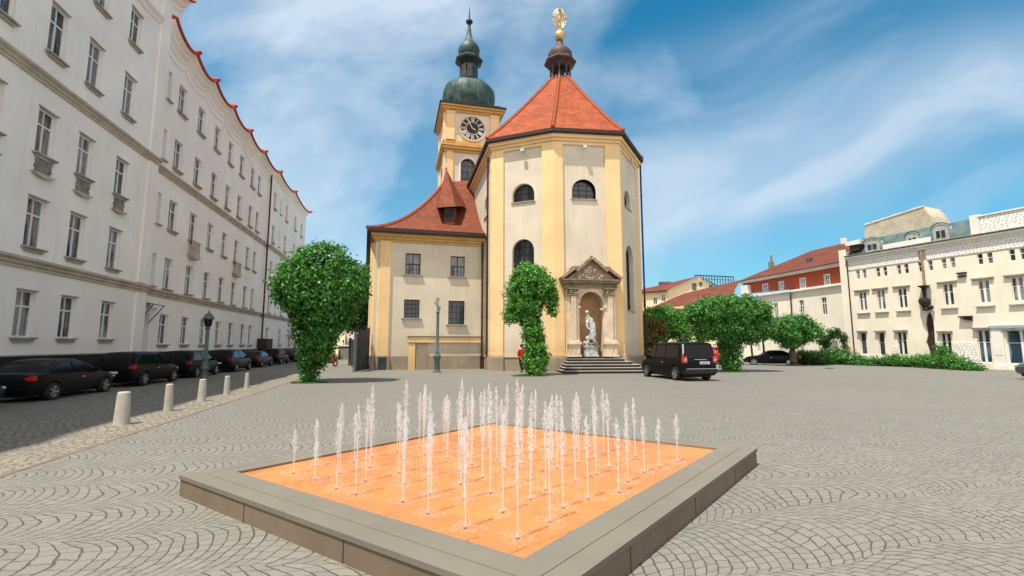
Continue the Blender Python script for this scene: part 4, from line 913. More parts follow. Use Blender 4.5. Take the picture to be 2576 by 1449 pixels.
q=MB(); q.box((1.95,-.1,8.362),(7.45,.05,9.18),FR); q.box((7.95,-.1,8.362),(20,.05,9.18),FR); q.box((2.0,-.02,.05),(3.9,.04,.85),FR); q.box((5.0,-.02,.1),(5.36,.05,1.6),FR); q.box((9.05,-.02,.2),(10.4,.035,1.9),FR); q.build('brick_frieze',M['dash'],rb_,world=True)
q=MB(); sweep_profile(q,FR,[(1.9,9.18),(20,9.18)],[(-.1,0),(.12,0),(.12,.12),(.26,.2),(.30,.36),(-.1,.42)]); q.build('eaves_cornice',M['cream_white'],rb_,world=True)
q=MB(); q.box((1.9,-.1,9.602),(20,.38,9.67),FR); q.build('gutter',M['rubble'],rb_,world=True)
q=MB()
for i in range(26): pass
P0=[(2.0,-.05,9.7),(10.9,-.05,9.7),(10.9,-.9,11.1),(2.2,-.9,11.0)]
q.add([FR(*p) for p in P0]+[FR(2.2,-4,11.5),FR(10.9,-4,11.6)],[(0,1,2,3),(3,2,5,4)]); q.add([FR(2.0,-.05,9.7),FR(2.2,-.9,11.0),FR(2.2,-4,11.5),FR(1.3,-5,9.7)],[(0,1,2,3)])
q.add([FR(10.9,-.9,11.05),FR(20,-.9,11.05),FR(20,-5,11.6),FR(10.9,-5,11.6)],[(0,1,2,3)]); q.build('mansard_roof',M['teal_roof'],rb_,world=True)
q=MB(); q.box((11.4,-.5,9.70),(20,-.02,10.95),FR); q.build('brick_parapet',M['dash'],rb_,world=True)
q=MB(); q.box((10.85,-.6,9.70),(11.38,.03,11.15),FR); q.box((11.3,-.6,10.952),(20,.06,11.05),FR); q.box((5.0,-.03,9.7),(8.4,.10,10.12),FR); q.build('parapet_pier',M['cream_white'],rb_,world=True)
for s_,w_,h_ in ((4.15,.58,.85),(7.15,.42,.75),(9.05,.48,1.0)):
    q=MB(); out=[(s_-w_,9.72),(s_+w_,9.72)]+arch_pts(s_-w_,s_+w_,9.72,9.72+h_+.2,.38,10)
    q.plate(out,-.06,1.8,lambda x,y,z:FR(x,-y-.02,z)); dm=q.build('dormer',M['dormer_grey'],rb_,world=True)
    q=MB(); q.box((s_-w_*.6,.05,9.9),(s_-.04,.07,9.7+h_*.75),FR); q.box((s_+.04,.05,9.9),(s_+w_*.6,.07,9.7+h_*.75),FR); o_=q.build('dormer_pane',M['pane_dark'],dm); o_.location=-rb_.location
    q=MB(); ao=arch_pts(s_-w_-.12,s_+w_+.12,9,9.72+h_+.34,.46,10); q.tube([FR(x,.08,z) for x,z in ao],.05,6); o_=q.build('dormer_hood',M['teal_roof'],dm); o_.location=-rb_.location
q=MB(); q.box((2.35,-.4,10.05),(3.15,.12,10.55),FR); q.build('dark_dormer_box',M['wood_dark'],rb_,world=True); q=MB(); q.plate([(2.1,10.55),(3.3,10.55),(3.4,10.95),(2.0,10.9)],.25,-1.0,lambda x,y,z:FR(x,y,z)); q.build('box_ledge',M['cream_white'],rb_,world=True)
# irregular rendered block standing on the roof
bk=[(3.1,10.6),(8.2,10.6),(8.15,11.5),(8.0,12.0),(7.5,12.95),(6.9,12.85),(6.0,12.7),(5.0,12.55),(4.1,12.5),(3.15,12.4),(3.05,11.6)]
q=MB(); q.plate(bk,-1.0,-3.6,lambda x,y,z:FR(x,y,z)); q.build('rooftop_block',M['rooftop_block'],rb_,world=True)
q=MB(); rr=random.Random(2)
for i in range(30): s_=3.15+i*.15; z_=12.4+(i/30)*.5; q.box((s_,-1.2,z_-.04),(s_+.12,-.94,z_+rr.uniform(.03,.12)),FR)
q.build('block_coping',M['cream_white'],rb_,world=True)
fmw=win_mesh(.30,.80,'single',.035,.08); 
for a,b,c_,d_ in ops[:16]+ops[16:18]:
    if b-a<.25: fm,gm=win_mesh(b-a,d_-c_,'single',.03,.08)
    else: fm,gm=fmw
    place_window(rb_,FR,(a+b)/2,0,c_,fm,gm,None)
fm2,gm2=win_mesh(.6,1.6,'twin',.04,.10); s2=sill_mesh(.8,rough=False); hd=MB().box((-.62,-.16,1.74),(.62,.02,1.82)).add([(-.6,-.12,1.66),(.6,-.12,1.66),(.6,.02,1.66),(-.6,.02,1.66),(-.62,-.15,1.738),(.62,-.15,1.738),(.62,.02,1.738),(-.62,.02,1.738)],[(0,3,2,1),(4,5,6,7),(0,1,5,4),(1,2,6,5),(2,3,7,6),(3,0,4,7)]).mesh('lintel',M['sill_stone'])
for c_ in cols:
    w0=place_window(rb_,FR,c_,0,4.70,fm2,gm2,None,[('lintel',hd)]); o_=put('sill',s2,w0,(0,0,-.22))
for i,(a,b,c_,d_) in enumerate(gops):
    fm,gm=win_mesh(b-a,d_-c_,'twin' if b-a>.55 else 'single',.05,.10,'pane_blue' if i>=4 else 'pane_dark'); w0=place_window(rb_,FR,(a+b)/2,0,c_,fm,gm,None)
    put('lintel',MB().box((-(b-a)/2-.16,-.22,d_-c_+.02),((b-a)/2+.16,.02,d_-c_+.16)).mesh('lintel',M['rubble']),w0)
q=MB()
for a,b in ((11.32,11.98),(13.68,14.12),(15.68,16.12)): q.box((a,0,.05),(b,.14,2.85),FR); q.box((a+.1,.14,1.0),(b-.1,.155,2.6),FR); q.box((a-.03,0,.0),(b+.03,.2,.3),FR)
q.build('shop_pilaster',M['cream_white'],rb_,world=True)
q=MB(); q.box((11.3,0,2.86),(20,.22,3.06),FR); q.build('shop_awning_beam',M['zinc'],rb_,world=True)
downpipe('downpipe',rb_,FR,7.70,.12,6.3,9.15,.085,'portico_dark'); downpipe('downpipe',rb_,FR,1.98,.1,.1,9.3,.05)
q=MB(); b_=FR(7.75,.35,0); q.lathe([(.02,6.35),(.42,6.3),(.18,6.12),(.12,5.9),(.12,5.35),(.3,5.25),(.36,4.95),(.2,4.6),(.25,4.45),(.12,4.35)],10,(b_[0],b_[1],0)); q.tube([FR(7.75,0,5.3),FR(7.75,.35,5.3)],.06,6); q.sphere(FR(7.5,.3,5.1),(.22,.22,.3)); q.sphere(FR(8.0,.3,4.6),(.25,.2,.2)); q.build('bronze_ornament',M['bronze'],rb_,world=True,smooth=True)
q=MB(); q.box((9.8,0,6.95),(10.35,.22,7.05),FR); q.box((9.85,0,6.7),(10.3,.16,6.82),FR); q.box((9.65,0,3.72),(10.4,.3,3.82),FR); q.plate([(9.8,3.7),(10.4,3.7),(10.38,3.45),(10.0,3.55)],.0,.22,lambda x,y,z:FR(x,y,z)); q.build('wall_bracket',M['wood_dark'],rb_,world=True)

FM=Frame((29.14,64),(29.14+.215*10,54)); mb_=thing('red_storey_building','cream building with a red upper storey and long dull red roof','building',FM(8,-5,0))
m=MB(); mo=[(c_-.3,c_+.3,4.8,6.6) for c_ in (4.9,8.43,12.2,15.1)]+[(c_-.28,c_+.28,.95,2.35) for c_ in (2.2,5.2,8.7,11.9,15.0)]
wall_open(m,FM,-1,18.5,0,7.72,mo,.2)
m.add([FM(-1,0,0),FM(-1,-9,0),FM(-1,-9,7.7),FM(-1,0,7.7)],[(0,1,2,3)]); m.build('wall',M['cream_far'],mb_,world=True)
m=MB(); uo=[(6.0,6.75,8.2,9.05),(8.65,9.25,8.2,9.02),(11.75,12.4,8.0,9.0),(14.95,15.5,7.95,8.95)]
wall_open(m,FM,2.4,18.5,7.73,9.75,uo,.15,-.5); m.add([FM(2.4,-.5,7.7),FM(2.4,-8,7.7),FM(2.4,-8,9.8),FM(2.4,-.5,9.8)],[(0,1,2,3)]); m.build('upper_wall',M['red_wall'],mb_,world=True)
for a,b,c_,d_ in mo: fm,gm=win_mesh(b-a,d_-c_,'casement',.05,.08); place_window(mb_,FM,(a+b)/2,0,c_,fm,gm,None)
for a,b,c_,d_ in uo:
    fm,gm=win_mesh(b-a,d_-c_,'cross',.06,.02); w0=place_window(mb_,FM,(a+b)/2,-.5,c_,fm,gm,None)
    w_=b-a;h_=d_-c_; s=MB(); s.box((-w_/2-.1,-.03,-.1),(-w_/2,.02,h_+.1)); s.box((w_/2,-.03,-.1),(w_/2+.1,.02,h_+.1)); s.box((-w_/2,-.03,h_),(w_/2,.02,h_+.1)); s.box((-w_/2,-.03,-.1),(w_/2,.02,0)); put('surround',s.mesh('surround',M['cream_white']),w0)
q=MB(); q.add([FM(-1.6,.25,7.70),FM(10.9,.25,7.70),FM(10.2,-.52,8.05),FM(9.3,-.52,8.32),FM(2.4,-.52,8.45),FM(.5,-1.8,8.3)],[(0,1,2,3,4,5)]); q.box((-1.2,0,7.58),(10.9,.28,7.695),FM); q.build('zinc_roof',M['zinc'],mb_,world=True)
q=MB(); q.box((10.9,-.5,7.60),(18.6,.25,7.74),FM); q.box((10.9,-.5,7.742),(18.6,.12,7.84),FM); q.box((2.3,-.6,9.62),(18.6,-.05,9.76),FM); q.box((2.3,-.6,9.762),(18.6,.12,9.88),FM); q.build('white_cornice',M['cream_white'],mb_,world=True)
q=MB(); q.box((2.2,-.6,9.882),(18.6,.2,9.94),FM); q.build('gutter',M['plinth_shade'],mb_,world=True)
q=MB(); q.add([FM(2.2,.15,9.94),FM(18.6,.15,9.94),FM(18.6,-4.2,12.75),FM(9.8,-4.2,12.75),FM(2.2,-8.5,9.94)],[(0,1,2,3),(0,3,4)]); q.build('roof',M['roof_far'],mb_,world=True)
q=MB(); q.box((2.6,-.5,8.2),(3.9,.05,9.3),FM); q.box((13.9,-4.4,12.6),(14.3,-4,13.3),FM); q.build('roof_box',M['cream_white'],mb_,world=True)
q=MB(); q.box((5.2,-2.6,10.8),(5.7,-2.1,12.1),FM); q.box((5.35,-2.5,12.1),(5.55,-2.3,12.9),FM); q.build('chimney',M['rubble'],mb_,world=True)
q=MB(); q.box((12.0,-1.6,10.85),(12.5,-1.2,11.3),FM); q.build('skylight',M['pane_dark'],mb_,world=True)
downpipe('downpipe',mb_,FM,10.9,.15,.1,7.6,.07)

# low roofed house in front of the yellow gable
FK=Frame((20.5,70),(29.1,64.6)); kb_=thing('low_red_roof_house','low cream house with sloping red roof behind the trees, left of the zinc roof','building',FK(5,-4,0))
m=MB(); ko=[(c_-.45,c_+.45,3.2,4.7) for c_ in (1.8,4.2,6.6,9)]+[(c_-.45,c_+.45,.8,2.2) for c_ in (1.8,4.2,6.6,9)]; wall_open(m,FK,0,10.2,0,6.8,ko,.2); m.add([FK(0,0,0),FK(0,-8,0),FK(0,-8,6.8),FK(0,0,6.8)],[(0,1,2,3)]); m.build('wall',M['yellow_far'],kb_,world=True)
for a,b,c_,d_ in ko: fm,gm=win_mesh(b-a,d_-c_,'casement',.07,.08); place_window(kb_,FK,(a+b)/2,0,c_,fm,gm,sN)
q=MB(); q.add([FK(-.8,.5,6.8),FK(10.6,.5,7.6),FK(11.5,-5,11.0),FK(3.5,-5,9.5),FK(-.8,-7,6.8)],[(0,1,2,3),(0,3,4)]); q.build('roof',M['roof_far'],kb_,world=True)
q=MB(); q.box((-.8,.35,6.6),(10.6,.52,6.8),FK); q.build('gutter',M['gutter'],kb_,world=True)

# yellow gabled house far behind
gA=AT(1596,760,84); gB=AT(1682,760,80); gC=AT(1826,760,83)
zE=AT(1682,729,80).z; zE2=AT(1614,741,83.5).z; zP=AT(1757,696,81.5).z
FG=Frame((gA.x,gA.y),(gB.x,gB.y)); FH=Frame((gB.x,gB.y),(gC.x,gC.y)); gh=thing('gabled_house','far yellow house with a gable, red roof and roof terrace railing, behind the trees','building',FH(4,-5,0))
m=MB(); go1=[(1.6,2.2,9.0,10.2),(4.1,4.7,9.3,10.5),(.3,.8,7.,8.2)]
wall_open(m,FG,0,FG.L,0,zE,[(FG.L*f_-.35,FG.L*f_+.35,z,z+1.2) for f_,z in ((.30,8.2),(.62,8.6),(.86,9.),(.3,4.5),(.62,4.6))],.2)
wall_open(m,FH,0,FH.L,0,zE-.3,[(FH.L*f_-.45,FH.L*f_+.45,z,z+1.4) for f_,z in ((.30,7.2),(.46,7.3),(.78,8.2))],.2)
pk=FH.L*.53; m.add([FH(0,0,zE-.3),FH(FH.L,0,zE-.3),FH(FH.L,0,zE-.2),FH(pk,0,zP),FH(0,0,zE)],[(0,1,2,3,4)]); m.build('wall',M['yellow_far'],gh,world=True)
for F,L_ in ((FG,((.30,8.2,.7,1.2),(.62,8.6,.7,1.2),(.86,9.,.7,1.2),(.3,4.5,.7,1.2),(.62,4.6,.7,1.2))),(FH,((.30,7.2,.9,1.4),(.46,7.3,.9,1.4),(.78,8.2,.9,1.4)))):
    for f_,z,w_,h_ in L_: fm,gm=win_mesh(w_,h_,'casement',.08,.06); place_window(gh,F,F.L*f_,0,z,fm,gm,None)
q=MB()
for s_,z_,w_,h_ in ((pk-1.3,zE+.1,.8,1.2),(pk+.1,zP-1.6,.6,.7),(pk+2.1,zE+.3,.7,.8)): q.box((s_,.0,z_),(s_+w_,.05,z_+h_),FH)
q.build('gable_window',M['pane_dark'],gh,world=True)
q=MB(); q.add([FG(-1,.5,zE-.1),FG(FG.L,.5,zE-.1),FH(pk,.3,zP+.1),FG(-1,-7,zP-1.0)],[(0,1,2,3)]); q.add([FH(pk,.3,zP+.1),FH(FH.L+.5,.3,zE-.45),FH(FH.L+9,-8,zE-.45),FH(FH.L+6,-9,zP-.2)],[(0,1,2,3)]); q.build('roof',M['roof_far'],gh,world=True)
q=MB(); q.add([FG(-1,.5,zE-.3),FG(FG.L,.5,zE-.3),FG(FG.L,.5,zE-.08),FG(-1,.5,zE-.08)],[(0,1,2,3)]); q.build('gutter',M['gutter'],gh,world=True)
q=MB(); a_=AT(1748,694,82); b_=AT(1845,692,84); 
for t in range(15):
    p=a_.lerp(b_,t/14); q.box((p.x-.05,p.y-.05,zP-2.4),(p.x+.05,p.y+.05,a_.z+.05))
q.tube([(a_.x,a_.y,a_.z+.12),(b_.x,b_.y,a_.z+.12)],.09,5); q.tube([(a_.x,a_.y,a_.z-.5),(b_.x,b_.y,a_.z-.5)],.04,5); q.build('terrace_railing',M['wood_dark'],gh,world=True)
q=MB(); p=AT(1672,716,86); q.box((p.x-.9,p.y-.5,p.z-2.5),(p.x+.9,p.y+.5,p.z+.3)); q.box((p.x-1.05,p.y-.6,p.z+.3),(p.x+1.05,p.y+.6,p.z+.5)); q.build('chimney',M['rubble'],gh,world=True)

# houses closing the lane between the apartment block and the annex
p0=AT(838,850,92); p1=AT(876,850,84); FZ=Frame((p0.x,p0.y),(p1.x,p1.y)); hz=thing('lane_house','tall pale yellow house seen down the lane behind the big leafy tree','building',FZ(2,-3,0))
m=MB(); m.box((0,-6,0),(FZ.L,0,11.5),FZ); m.build('wall',M['yellow_far'],hz,world=True)
q=MB(); q.add([FZ(-.5,.4,11.5),FZ(FZ.L+.4,.4,11.5),FZ(FZ.L+.4,-3,13),FZ(-.5,-3,13)],[(0,1,2,3)]); q.build('roof',M['roof_far'],hz,world=True)
fm,gm=win_mesh(.9,1.5,'casement',.08,-.06)
for z in (1.2,4.2,7.2): 
    for f_ in (.25,.72): place_window(hz,FZ,FZ.L*f_,0,z,fm,gm,None)
p0=AT(868,850,70); p1=AT(960,850,66); FZ2=Frame((p0.x,p0.y),(p1.x,p1.y)); hz2=thing('lane_house','small cream house with plain wall rising behind the black board fence','building',FZ2(2,-3,0))
m=MB(); m.box((0,-6,0),(FZ2.L,0,4.6),FZ2); m.build('wall',M['cream_far'],hz2,world=True)
q=MB(); q.add([FZ2(-.4,.4,4.6),FZ2(FZ2.L,.4,4.6),FZ2(FZ2.L,-3,6.4),FZ2(-.4,-3,6.4)],[(0,1,2,3)]); q.build('roof',M['roof_far'],hz2,world=True)
fm,gm=win_mesh(.8,1.2,'casement',.08,-.06); place_window(hz2,FZ2,1.2,0,1.6,fm,gm,None)
p0=AT(852,866,58); p1=AT(886,866,56); lw=thing('low_wall','low grey wall with a white coping across the far lane','wall',((p0.x+p1.x)/2,57,0))
F_=Frame((p0.x,p0.y),(p1.x,p1.y)); q=MB(); q.box((0,-.3,0),(F_.L,0,1.55),F_); q.build('wall_body',M['rubble'],lw,world=True); q=MB(); q.box((-.1,-.4,1.552),(F_.L+.1,.1,1.72),F_); q.build('coping',M['cream_white'],lw,world=True)

# black board fence beside the annex
fa=G(893,936); fb=Vector((-9.85,33.1,0)); FF=Frame((fa.x,fa.y),(fb.x,fb.y)); fc_=thing('board_fence','tall black wooden board fence beside the yellow annex corner','fence',(fa.x,fa.y,0))
q=MB(); rr=random.Random(8); s_=0.
while s_<FF.L-.05:
    w_=rr.uniform(.12,.17); h_=2.45+s_*.20+rr.uniform(-.05,.06); q.box((s_,rr.uniform(-.01,.01),.04),(min(FF.L,s_+w_-.012),.035,h_),FF); s_+=w_
q.build('boards',M['fence'],fc_,world=True)
q=MB(); q.box((-.14,-.1,0),(-.01,.06,2.55),FF); q.box((0,-.08,.5),(FF.L,-.012,.62),FF); q.box((0,-.08,2.0),(FF.L,-.012,2.12),FF); q.build('fence_frame',M['iron'],fc_,world=True)
g0=AT(880,900,41); g1=AT(894,900,37.); q_=thing('garden_gate','dark solid gate standing farther back behind the black fence','gate',((g0.x+g1.x)/2,39,0)); F_=Frame((g0.x,g0.y),(g1.x,g1.y)); q=MB()
k_=int(F_.L/.2)
for i in range(k_): q.box((i*.2,0,.05),(i*.2+.18,.04,2.15),F_)
q.build('boards',M['fence'],q_,world=True); q=MB(); q.box((-.15,-.08,0),(-.01,.1,2.3),F_); q.box((F_.L,-.08,0),(F_.L+.14,.1,2.3),F_); q.build('post',M['wood_dark'],q_,world=True)

for px_,py_,lab in ((2086,927,'small dark iron drain cover in the paving before the long hedge'),):
    p=G(px_,py_); q=MB().lathe([(.0,.0),(.30,.0),(.30,.012),(.27,.016),(.0,.016)],24,cap=False)
    for i in range(-3,4): q.box((-.2,i*.07-.012,.0162),(.2,i*.07+.012,.020))
    tag(q.build('drain_cover',M['dark_frame'],None),lab,'drain cover').location=(p.x,p.y,.004)
# ------------------------------------------------------------------ trees
def leaf_cloud(lobes,n,size,seed,droop=.6,shell=.72,clump=.16):
    """lobes: (cx,cy,cz,rx,ry,rz,weight); returns vertex and face arrays of folded leaves"""
    rg=np.random.default_rng(seed); L=np.array(lobes,float); wgt=L[:,6]/L[:,6].sum()
    nc=max(30,n//26); idx=rg.choice(len(L),nc,p=wgt); d=rg.normal(size=(nc,3)); d/=np.linalg.norm(d,axis=1)[:,None]
    rad=shell+(1-shell)*rg.random(nc)**.5; rad*=1+rg.normal(size=nc)*.055
    cc_=L[idx,:3]+d*L[idx,3:6]*rad[:,None]
    # drop clump centres that fall deep inside another lobe
    ci=rg.integers(0,nc,n); off=rg.normal(size=(n,3))*clump; off[:,2]*=.8
    p=cc_[ci]+off
    nd=d[ci]+rg.normal(size=(n,3))*.45; nd/=np.linalg.norm(nd,axis=1)[:,None]
    dn=np.array([0,0,-1.])*droop+rg.normal(size=(n,3))*.55+nd*.35
    ax=dn-nd*(dn*nd).sum(1)[:,None]*.75; ax/=np.linalg.norm(ax,axis=1)[:,None]
    sd_=np.cross(ax,nd); sd_/=np.maximum(1e-6,np.linalg.norm(sd_,axis=1))[:,None]; nn=np.cross(sd_,ax)
    s_=size*(.65+.7*rg.random(n))[:,None]
    a=p; b=p+ax*s_*.45+sd_*s_*.36+nn*s_*.08; c_=p+ax*s_; e=p+ax*s_*.45-sd_*s_*.36+nn*s_*.08
    V=np.stack([a,b,c_,e],1).reshape(-1,3); i=np.arange(n)*4
    Fc=np.stack([np.stack([i,i+1,i+2],1),np.stack([i,i+2,i+3],1)],1).reshape(-1,3)
    return V,Fc
def leaf_mesh(name,lobes,n,size,seed,m,zmin=.02,**k):
    V,Fc=leaf_cloud(lobes,n,size,seed,**k); V[:,2]=np.maximum(V[:,2],zmin)
    me=bpy.data.meshes.new(name); me.vertices.add(len(V)); me.vertices.foreach_set('co',V.astype(np.float32).ravel())
    me.loops.add(Fc.size); me.loops.foreach_set('vertex_index',Fc.astype(np.int32).ravel()); me.polygons.add(len(Fc)); me.polygons.foreach_set('loop_start',np.arange(0,Fc.size,3,dtype=np.int32)); me.update(calc_edges=True); me.validate(); me.materials.append(m); return me
def limb(mb,pts,r0,r1,seg=9):
    k=len(pts); mb.tube(pts,[r0+(r1-r0)*(i/(k-1)) for i in range(k)],seg)
def tree(name,label,base,lobes,n,size,seed,mt='leaf',trunk=None,group=None,limbs=5,clump=.16,droop=.6,cat='tree',shell=.72,tr=.16):
    t=thing(name,label,cat,(base.x,base.y,0),0,group)
    if n: put('crown',leaf_mesh('crown',lobes,n,size,seed,M[mt],clump=clump,droop=droop,shell=shell),t)
    mb=MB(); rr=random.Random(seed); h=trunk or lobes[0][2]
    pts=[(0,0,0),(.03,.02,h*.12),(rr.uniform(-.08,.08),rr.uniform(-.08,.08),h*.5),(rr.uniform(-.1,.1),0,h)]
    mb.tube(pts,[tr*1.7,tr*1.15,tr,tr*.75],10)
    for i in range(limbs):
        l=lobes[i%len(lobes)]; a=rr.uniform(0,2*pi); e=(l[0]+l[3]*.6*math.cos(a),l[1]+l[4]*.6*math.sin(a),l[2]+l[5]*rr.uniform(-.1,.6)); b0=pts[-1] if i%2 else (pts[2][0],pts[2][1],h*.8)
        mid=((b0[0]+e[0])/2+rr.uniform(-.15,.15),(b0[1]+e[1])/2,(b0[2]+e[2])/2+.15); limb(mb,[b0,mid,e],tr*.5,.025,6)
    mb.build('trunk',M['bark'],t,smooth=True); return t
# big vine covered tree on the left: mop head tapering down to the foot
b=G(780,962)
lo=[(.3,0,5.05,1.50,1.4,1.35,3.4),(-.75,0,4.55,1.0,1.2,1.1,2.2),(1.30,.1,4.5,1.0,1.2,1.1,2.2),(.25,0,3.95,1.68,1.5,.95,2.4),(.3,.1,3.2,1.22,1.2,.85,1.8),(.28,0,2.55,.98,.95,.75,1.2),(.2,0,1.95,.76,.74,.65,.9),(.15,0,1.3,.55,.55,.6,.6),(.0,0,.6,.36,.36,.5,.3),(.62,0,1.35,.4,.4,.35,.2)]
tree('vine_clad_tree','broad mop headed tree clad in vine to its foot, left of the annex',b,lo,44000,.150,11,'leaf',trunk=3.6,limbs=4,clump=.15,tr=.2,shell=.80)
b=AT(1337,944,27.1); b.z=0
lo=[(-.05,0,5.45,.95,.9,.85,2.),(.55,0,4.95,.80,.8,.75,1.5),(-.55,0,4.75,.8,.8,.8,1.2),(-.85,0,3.95,.62,.6,.6,.7),(-1.15,0,3.35,.42,.45,.40,.35),(1.05,0,4.35,.42,.45,.55,.5),(1.22,0,3.75,.20,.25,.36,.16),(.0,0,4.05,.60,.6,.7,.8),(-.1,0,3.2,.50,.5,.6,.7),(.1,0,2.4,.52,.5,.6,.7),(.2,0,1.7,.58,.55,.6,.7),(.25,0,1.0,.62,.58,.55,.8),(.2,0,.42,.50,.48,.42,.6)]
tree('vine_clad_tree','tall slim vine clad tree with a hooked drooping crown before the church wall',b,lo,23000,.135,12,'leaf_bright',trunk=4,limbs=5,clump=.12,tr=.14,shell=.78)
b=G(1838,935)
lo=[(-1.35,0,3.75,1.25,1.3,.95,1.8),(-.2,0,4.05,1.5,1.3,.85,2.),(1.2,.1,3.85,1.45,1.3,.95,2.2),(1.85,0,3.0,.75,.8,.95,1.),(-.9,0,3.0,1.2,1.,.75,1.3),(.3,0,3.0,1.2,1.1,.8,1.4),(1.2,0,2.5,.75,.8,.7,.7),(-1.7,0,2.5,.6,.7,.5,.5),(.0,0,2.0,.60,.6,.7,.7),(.0,0,1.15,.55,.55,.7,.7),(.05,0,.5,.48,.48,.5,.5)]
tree('vine_clad_tree','wide umbrella shaped tree with vine wrapped stem, right of the black van',b,lo,36000,.145,13,'leaf',trunk=3,limbs=6,clump=.15,tr=.17,shell=.80)
b=G(1997,920)
lo=[(-1.0,0,3.1,1.25,1.2,.85,2.),(.35,0,3.45,1.25,1.2,.75,2.),(1.4,0,2.9,.95,1.,.75,1.3),(0,0,2.5,1.5,1.2,.65,1.5),(-.1,0,1.85,.7,.7,.45,.5)]
tree('round_tree','small round crowned tree with a bare leaning grey trunk beside the dark parked car',b,lo,15000,.16,14,'leaf',trunk=2.2,limbs=6,clump=.16,tr=.26)
b=AT(1672,905,42); b.z=0
lo=[(-1.2,0,3.9,1.3,1.3,.95,2.),(.3,0,4.3,1.3,1.2,.75,2.),(1.3,0,3.6,1.2,1.2,.9,1.8),(-.4,0,3.0,1.5,1.3,.9,1.6),(1.6,0,2.6,.8,.9,.8,.8)]
tree('loose_tree','light green loose crowned tree showing above the black van by the church corner',b,lo,15000,.17,15,'leaf_bright',trunk=2.4,limbs=7,clump=.2,tr=.2,shell=.6)
b=AT(1638,905,38); b.z=0
lo=[(-.35,0,2.3,.75,.8,.8,1.2),(.35,0,2.9,.6,.6,.9,1.),(-.1,0,1.2,.7,.7,.8,1.),(.9,0,3.1,.3,.4,.6,.3)]
tree('rusty_bush','tall bush with rust coloured leaves behind the van beside the church corner',b,lo,6500,.15,16,'leaf_orange',trunk=1.2,limbs=5,clump=.16,cat='bush',tr=.1)
b=AT(913,900,41); b.z=0
lo=[(-.9,0,6.3,1.6,1.6,1.7,2.),(.5,0,5.9,1.0,1.5,1.9,1.6),(-.5,0,4.3,1.7,1.6,1.4,2.),(.6,.3,4.4,.9,1.2,1.3,1.2),(.4,0,8.,.9,1.,.7,.5)]
tree('dark_tree','dark green tree behind the vine clad tree, touching the annex side wall',b,lo,19000,.2,17,'leaf_dark',trunk=4,limbs=6,clump=.28,tr=.2,shell=.62)
# slim street trees behind the umbrella tree
for k_,(px_,Y_,lab) in enumerate(((1922,44,'slim street tree stem with small crown just right of the umbrella tree'),(1893,47,'slim street tree mostly hidden behind the umbrella tree crown'))):
    b=AT(px_,900,Y_); b.z=0
    tree('street_tree',lab,b,[(0,0,3.6,.9,.9,.9,1.),(.2,0,2.9,.7,.7,.5,.6)],3000,.17,30+k_,'leaf_dark',trunk=3,limbs=4,group='slim street trees behind the umbrella tree',tr=.09)
# ivy arch over a white door
a0=AT(2076,880,43.2); av=thing('ivy_arch','ivy arch over a pale doorway beside the corner of the teal roofed building','arch',(a0.x,a0.y,0))
ptsA=[(0,0,.3),(0,0,1.2),(.05,0,2.0),(.5,0,2.65),(1.1,0,2.75),(1.6,0,2.3),(1.75,0,1.3)]
put('ivy',leaf_mesh('ivy',[(x,y,z,.30,.3,.45,1.) for x,y,z in ptsA]+[(-.2,0,2.3,.5,.4,.5,1.)],4500,.13,40,M['leaf_dark'],clump=.12),av); MB().tube(ptsA,.06,6).build('arch_frame',M['wood_dark'],av)
MB().box((.45,.25,0),(1.35,.32,2.1)).build('door_leaf',M['cream_white'],av)
# hedge in front of the cream building
hp=[G(2010,916),G(2120,918),G(2210,921),G(2330,925),G(2420,931),G(2497,935)]
hd_=thing('low_hedge','long low green hedge running in front of the cream shop building','hedge',(hp[2].x,hp[2].y,0)); lo=[]
rr=random.Random(6)
for i in range(len(hp)-1):
    n_=max(3,int((hp[i+1]-hp[i]).length/.45))
    for j in range(n_):
        p=hp[i].lerp(hp[i+1],j/n_); f_=(i+j/n_)/5; h_=.42+.12*math.sin(i*2+j)+rr.uniform(-.06,.08)+(.35 if .10<f_<.30 else 0)+(.10 if .74<f_<.80 else 0)
        lo.append((p.x-hp[2].x,p.y-hp[2].y+.8,h_*.75,.5,.8,h_*.95,1.))
p=G(2405,928); lo.append((p.x-hp[2].x,p.y-hp[2].y+1.0,1.1,.45,.4,.75,1.2))
put('foliage',leaf_mesh('foliage',lo,26000,.13,41,M['leaf'],clump=.14,droop=.2,shell=.6),hd_)
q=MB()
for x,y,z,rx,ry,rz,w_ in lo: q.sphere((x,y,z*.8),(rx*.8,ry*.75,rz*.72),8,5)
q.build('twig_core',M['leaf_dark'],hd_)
sb=thing('round_shrub','dry olive round shrub at the left end of the hedge behind the grey trunk','shrub',(AT(2030,910,42).x,42,0))
put('foliage',leaf_mesh('foliage',[(0,0,.6,.9,.8,.62,1.),(1.1,0,.55,.9,.8,.55,1.)],6000,.14,42,M['leaf_dark'],clump=.12,droop=.2),sb); MB().sphere((.5,0,.4),(1.1,.6,.4),10,6).build('twig_core',M['leaf_dark'],sb)

